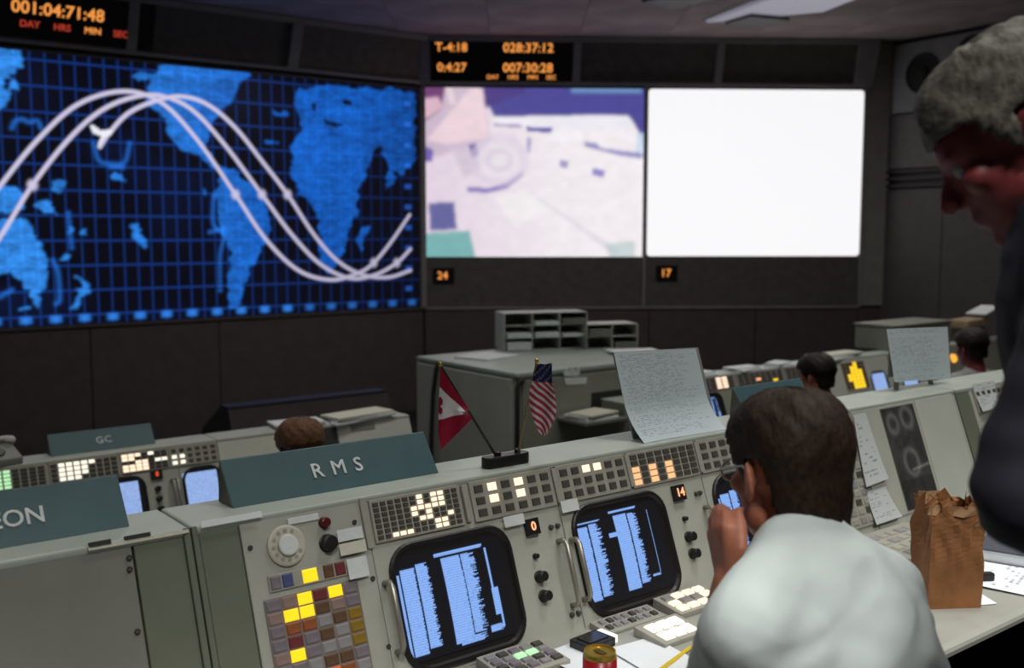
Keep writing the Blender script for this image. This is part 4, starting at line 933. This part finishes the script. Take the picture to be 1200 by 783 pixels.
def person(label, cat, base, B, H, skin, hair, shirt, pants, vox=.007, hairkw={}, hands=True, shoes=True, jacket=False, collar=None):
    # B: joints in world space
    t = thing('person', label, cat, Matrix.Translation(base)); iv = Matrix.Translation(base).inverted()
    mb = MB(); head_parts(mb, H)
    up = B['neck'] - B['pelvis']; lat = (B['Ls'] - B['Rs']).normalized(); fwd = lat.cross(up).normalized()
    def torso(m, g=0.):
        ch = B['neck'].lerp(B['pelvis'], .32); wa = B['neck'].lerp(B['pelvis'], .68); fr = Matrix((( *lat, ), ( *(-fwd), ), ( *up.normalized(), ))).transposed().to_4x4()
        L = up.length
        m.ell(ch, (.178 + g, .118 + g, L * .42 + g), fr); m.ell(wa, (.165 + g, .120 + g, L * .40 + g), fr); m.ell(B['pelvis'], (.165 + g, .125 + g, .13 + g), fr)
        m.cap(B['Ls'], B['neck'] + lat * .035, .062 + g, .050 + g); m.cap(B['Rs'], B['neck'] - lat * .035, .062 + g, .050 + g)
        m.cap(B['Ls'].lerp(ch, .25), B['Rs'].lerp(ch, .25), .078 + g, .078 + g)
    def arm(m, s, g, frac=1., wrist=True):
        a, e, h = B[s + 's'], B[s + 'e'], B[s + 'w']
        m.cap(a, a.lerp(e, frac), .054 + g, .054 + g - .012 * frac)
        if wrist: m.cap(e, h, .041 + g, .028 + g)
    def leg(m, s, g):
        m.cap(B[s + 'h'], B[s + 'k'], .085 + g, .062 + g); m.cap(B[s + 'k'], B[s + 'a'], .058 + g, .042 + g)
    torso(mb); [arm(mb, s, 0) for s in 'LR']; [leg(mb, s, 0) for s in 'LR']
    mb.cap(B['neck'] + Vector((0, 0, -.03)), H @ Vector((0, -.03, -.09)), .062, .056)
    if hands:
        for s in 'LR':
            for a, b, ra, rb in B[s + 'hand']: mb.cap(a, b, ra, rb, 10)
    mb.v = [tuple(iv @ Vector(p)) for p in mb.v]; link('body', remeshed(mb, vox, 4), skin, t)
    hm = hair_mesh(H, **hairkw); hm.v = [tuple(iv @ Vector(p)) for p in hm.v]; ho = obj('hair', hm, hair, t, smooth=True); so = ho.modifiers.new('thick', 'SOLIDIFY'); so.thickness = .012; so.offset = -1
    for s in (-1, 1):
        obj('eye', MB().ell(iv @ (H @ Vector((s * .031, .076, -.002))), (.0125, .0125, .0125), seg=14, rings=10), mat('eye_white', (.30, .27, .26), .3), t, smooth=True)
    sb = MB(); torso(sb, .018)
    for s in 'LR': arm(sb, s, .019, 1. if jacket else .93, jacket)
    sb.v = [tuple(iv @ Vector(p)) for p in sb.v]; sm2 = remeshed(sb, vox * 1.2, 8)
    from mathutils import noise as mn
    nv = len(sm2.vertices); co = np.empty(nv * 3, np.float32); no = np.empty(nv * 3, np.float32); sm2.vertices.foreach_get('co', co); sm2.vertex_normals.foreach_get('vector', no)
    co = co.reshape(-1, 3); no = no.reshape(-1, 3); dd = np.empty(nv, np.float32)
    for k in range(nv):
        x, y, z = (float(q_) for q_ in co[k]); a2 = mn.noise((x * 9 - z * 16, y * 8, z * 6 + 7))
        dd[k] = .0036 * (mn.noise((x * 7, y * 7, z * 19)) + .9 * mn.noise((x * 13 + z * 9, y * 13, z * 24 + 3))) - .012 * max(0, a2 - .2)
    co += no * dd[:, None]; sm2.vertices.foreach_set('co', co.ravel()); sm2.update()
    link('jacket' if jacket else 'shirt', sm2, shirt, t)
    cb_ = MB(); nd = (H @ Vector((0, -.04, -.15)) - B['neck']).normalized(); q = nd.to_track_quat('Z', 'Y').to_matrix().to_4x4()
    cb_.M = iv @ Matrix.Translation(B['neck'] + nd * .030) @ q; cb_.lathe([(.088, -.03), (.082, .0), (.073, .028), (.070, .030), (.066, .028), (.072, .0), (.075, -.03)], 28)
    obj('collar', cb_, collar or shirt, t, smooth=True)
    pb = MB(); [leg(pb, s, .014) for s in 'LR']; pb.ell(B['pelvis'] + Vector((0, 0, -.04)), (.17, .15, .11)); pb.v = [tuple(iv @ Vector(p)) for p in pb.v]; link('trousers', remeshed(pb, .012, 6), pants, t)
    if shoes:
        for s in 'LR':
            a = B[s + 'a']; f = fwd.copy(); f.z = 0; f.normalize(); sbm = MB(); fr = Matrix(((*f,), (-f.y, f.x, 0), (0, 0, 1))).transposed().to_4x4()
            sbm.ell(a + f * .05 + Vector((0, 0, -.035)), (.135, .048, .05), fr); me = sbm; me.v = [tuple(iv @ Vector(p)) for p in me.v]; obj('shoe', me, M_knob, t, smooth=True)
    return t
def look(p, f, upv=Vector((0, 0, 1))):     # head frame from forward direction
    f = Vector(f).normalized(); x = f.cross(upv).normalized(); z = x.cross(f); return Matrix.Translation(p) @ Matrix(((*x,), (*f,), (*z,))).transposed().to_4x4()
def hand(w, aim, palm, across, curl, spread=.0, L=.085):
    # wrist point, direction of the palm, palm normal (fingers curl towards it), direction from little finger to index
    aim = aim.normalized(); across = (across - aim * across.dot(aim)).normalized(); pn = aim.cross(across) if palm is None else palm.normalized()
    out = []; k0 = w + aim * L
    for i in range(4):
        c = w + aim * .012 + across * (-.018 + .012 * i); e = k0 + across * (-.030 + .020 * i) - aim * (.010 if i == 0 else .003 if i == 3 else 0)
        out.append((c, e, .016, .0115))
        ln = (.058, .072, .078, .070)[i]; p = e; d = aim.copy(); rr = .0092
        for j, fr in enumerate((.45, .32, .23)):
            a = curl * (j + 1); d = (aim * math.cos(a) + pn * math.sin(a)); q = p + d * ln * fr + across * spread * (i - 1.5) * .01; out.append((p, q, rr, rr * .93)); p = q; rr *= .93
    th0 = w + aim * .018 + across * .022; th1 = th0 + (aim * .6 + across * .7 + pn * .35).normalized() * .040; th2 = th1 + (aim * .85 + across * .25 + pn * .5).normalized() * .034; th3 = th2 + (aim * .9 + pn * .45).normalized() * .024
    out += [(th0, th1, .016, .0125), (th1, th2, .0118, .0105), (th2, th3, .0105, .009)]
    return out

# the seated operator in the white shirt
f = Vector((-UY, UX, 0)); r = Vector((UX, UY, 0)); Z = Vector((0, 0, 1))
Ls = dep(884, 744, 1.41); Rs = Ls + r * .29 - Z * .012; mid = (Ls + Rs) / 2
hc = dep(922, 550, 1.62); Hd = look(hc, Vector((-.34, .93, -.16)))
neck = mid.lerp(hc, .26) + f * .005 + Z * .012; pel = mid - f * .24; pel.z = .58
Le = Vector((.312, 1.60, .90)); Lw = dep(856, 682, 1.585)
Re = Rs + f * .16 - Z * .26 + r * .03; Rw = Re + f * .22 - r * .10; Rw.z = .83
B = dict(neck=neck, pelvis=pel, Ls=Ls, Rs=Rs, Le=Le, Lw=Lw, Re=Re, Rw=Rw)
for s, sg in (('L', -1), ('R', 1)):
    B[s + 'h'] = pel + r * .09 * sg - Z * .03 + f * .03; B[s + 'k'] = pel + r * .13 * sg + f * .42 - Z * .06; B[s + 'a'] = pel + r * .13 * sg + f * .40; B[s + 'a'].z = FL + .09
chin = Hd @ Vector((-.01, .075, -.10)); up_ = (dep(842, 614, 1.60) - Lw)
B['Lhand'] = hand(Lw, up_, (chin + f * .06 - Lw) - up_ * ((chin + f * .06 - Lw).dot(up_) / up_.dot(up_)), Vector((.25, -1, 0)), .75)
B['Rhand'] = hand(Rw, f * 1. - r * .4, -Z, -r, .25)
SK = skin_mat('skin_warm', (.44, .165, .10))
op = person('operator in a white shirt seen from behind, chin on hand', 'person', (pel.x, pel.y, FL), B, Hd, SK, hair_mat('dark_brown_hair', (.024, .013, .008)),
       cloth_mat('white_shirt', (.60, .665, .66), .35, 12), cloth_mat('dark_trousers', (.03, .03, .035)), .0055, dict(front=.05, puff=.012, nape=-.098, seed=2))
ivp = Matrix.Translation((pel.x, pel.y, FL)).inverted()
# eyeglasses: pale lens edge past the cheek and the temple arm over the ear
gl_ = thing('eyeglasses', 'eyeglasses worn by the seated operator', 'glasses', Hd)
for s in (-1, 1):
    mb = MB(); ps = [(s * .034 + .024 * math.cos(a), .100, -.004 + .019 * math.sin(a)) for a in [2 * math.pi * k / 20 for k in range(21)]]; mb.tube(ps, .0018, 6); obj('rim', mb, M_metal, gl_)
    obj('temple_arm', MB().tube([(s * .058, .098, 0), (s * .078, .07, .004), (s * .084, -.005, .012), (s * .083, -.03, -.008)], .0018, 6), M_metal, gl_)
# operator chair
ch = thing('office_chair', 'dark swivel chair under the seated operator', 'chair', Matrix.Translation((pel.x, pel.y, FL)) @ Matrix.Rotation(ANG, 4, 'Z'))
obj('seat', MB().box(-.23, .23, -.2, .24, .36, .42), cloth_mat('dark_upholstery', (.03, .03, .034)), ch, bevel=.03); obj('column', MB().lathe([(.03, .06), (.03, .36)], 14), M_metal, ch)
for k in range(5): obj('foot', MB().cap((0, 0, .06), (.26 * math.cos(k * 1.2566), .26 * math.sin(k * 1.2566), .035), .02, .016), M_knob, ch)
obj('backrest', MB().box(-.2, .2, -.30, -.25, .46, .60), MATS['dark_upholstery'], ch, bevel=.02); obj('back_bar', MB().tube([(0, -.15, .37), (0, -.27, .38), (0, -.28, .47)], .014, 8), M_metal, ch)

# the standing person in navy at the right edge
f2 = Vector((-.86, .51, 0)).normalized(); l2 = Vector((-f2.y, f2.x, 0)); 
hc = dep(1192, 158, 1.32); H2 = look(hc, Vector((-.76, .34, -.56)))
Ls = dep(1296, 352, 1.12); Rs = Ls - l2 * .37; mid = (Ls + Rs) / 2; neck = mid.lerp(hc, .3) + Z * .02; pel = mid - f2 * .16; pel.z = 1.06
Le = dep(1204, 580, 1.12); Lw = Le - f2 * .20 - l2 * .02 - Z * .10; Re = Rs - Z * .27 - f2 * .02; Rw = Re - f2 * .1 - Z * .2
B = dict(neck=neck, pelvis=pel, Ls=Ls, Rs=Rs, Le=Le, Lw=Lw, Re=Re, Rw=Rw)
for s, sg in (('L', 1), ('R', -1)):
    B[s + 'h'] = pel + l2 * .09 * sg - Z * .05; B[s + 'k'] = pel + l2 * .11 * sg - Z * .50 + f2 * .02; B[s + 'a'] = pel + l2 * .12 * sg; B[s + 'a'].z = FL + .09
B['Lhand'] = hand(Lw, -f2 - Z, -l2, f2, .4); B['Rhand'] = hand(Rw, -Z - f2 * .3, l2, f2, .4)
person('standing person in a navy jacket looking down at the right edge', 'person', (pel.x, pel.y, FL), B, H2, skin_mat('skin_dim_red', (.19, .032, .036)), hair_mat('greying_hair', (.085, .078, .066)),  # dim red light on the face is put into the skin colour
       cloth_mat('navy_jacket', (.013, .012, .022), .4, 12), cloth_mat('navy_trousers', (.015, .015, .022)), .006, dict(front=.040, puff=.016, side=-.03, nape=-.06, seed=5), jacket=True)

# people at the farther row
def far_person(label, px, py, d, shirt, hair, fdir, skin):
    f = Vector(fdir).normalized(); l = Vector((-f.y, f.x, 0)); hc = dep(px, py, d); Hh = look(hc, f + Vector((0, 0, -.15))); neck = hc - Z * .19 - f * .05; mid = neck - Z * .05
    pel = mid - f * .10; pel.z = FL - .42 + .52
    B = dict(neck=neck, pelvis=pel, Ls=mid + l * .17, Rs=mid - l * .17)
    for s, sg in (('L', 1), ('R', -1)):
        B[s + 'e'] = B[s + 's'] - Z * .24 + f * .14; B[s + 'w'] = B[s + 'e'] + f * .22 - l * .06 * sg; B[s + 'w'].z = B[s + 'e'].z - .02
        B[s + 'h'] = pel + l * .09 * sg; B[s + 'k'] = pel + l * .12 * sg + f * .40 - Z * .03; B[s + 'a'] = B[s + 'k'] - f * .03; B[s + 'a'].z = FL - .42 + .09
        B[s + 'hand'] = hand(B[s + 'w'], f, -Z, -l * sg, .3)
    person(label, 'person', (pel.x, pel.y, FL - .42), B, Hh, skin, hair, shirt, cloth_mat('dark_trousers', (.03, .03, .035)), .009, dict(front=.05, puff=.022, seed=3))
    c = thing('office_chair', label.replace('person', 'chair of the person', 1) if label.startswith('person') else label + ', the chair', 'chair', Matrix.Translation((pel.x, pel.y, FL - .42)) @ Matrix.Rotation(math.atan2(f.y, f.x) - math.pi / 2, 4, 'Z'))
    obj('seat', MB().box(-.22, .22, -.2, .22, .33, .385), MATS['dark_upholstery'], c, bevel=.02); obj('column', MB().lathe([(.03, .05), (.03, .33)], 12), M_metal, c); obj('foot', MB().lathe([(.24, 0), (.24, .02), (.05, .05)], 20), M_knob, c)
far_person('person with brown hair just showing above the RMS sign', 351, 527, 4.35, cloth_mat('pale_blue_shirt', (.33, .41, .50)), hair_mat('brown_hair', (.11, .05, .026)), (-.617, .787, 0), SK)
far_person('person with dark hair seated at the yellow lamps', 956, 441, 6.1, cloth_mat('grey_shirt', (.3, .3, .3)), hair_mat('black_hair', (.016, .010, .009)), (-.60, .80, 0), SK)
far_person('person bent low at the amber lamp near the right edge', 1138, 408, 7.0, cloth_mat('grey_shirt', (.3, .3, .3)), MATS['black_hair'], (-.3, .95, 0), skin_mat('skin_dim_red', (.19, .032, .036)))

for o in bpy.data.objects:
    if 's' in o.keys(): del o['s']
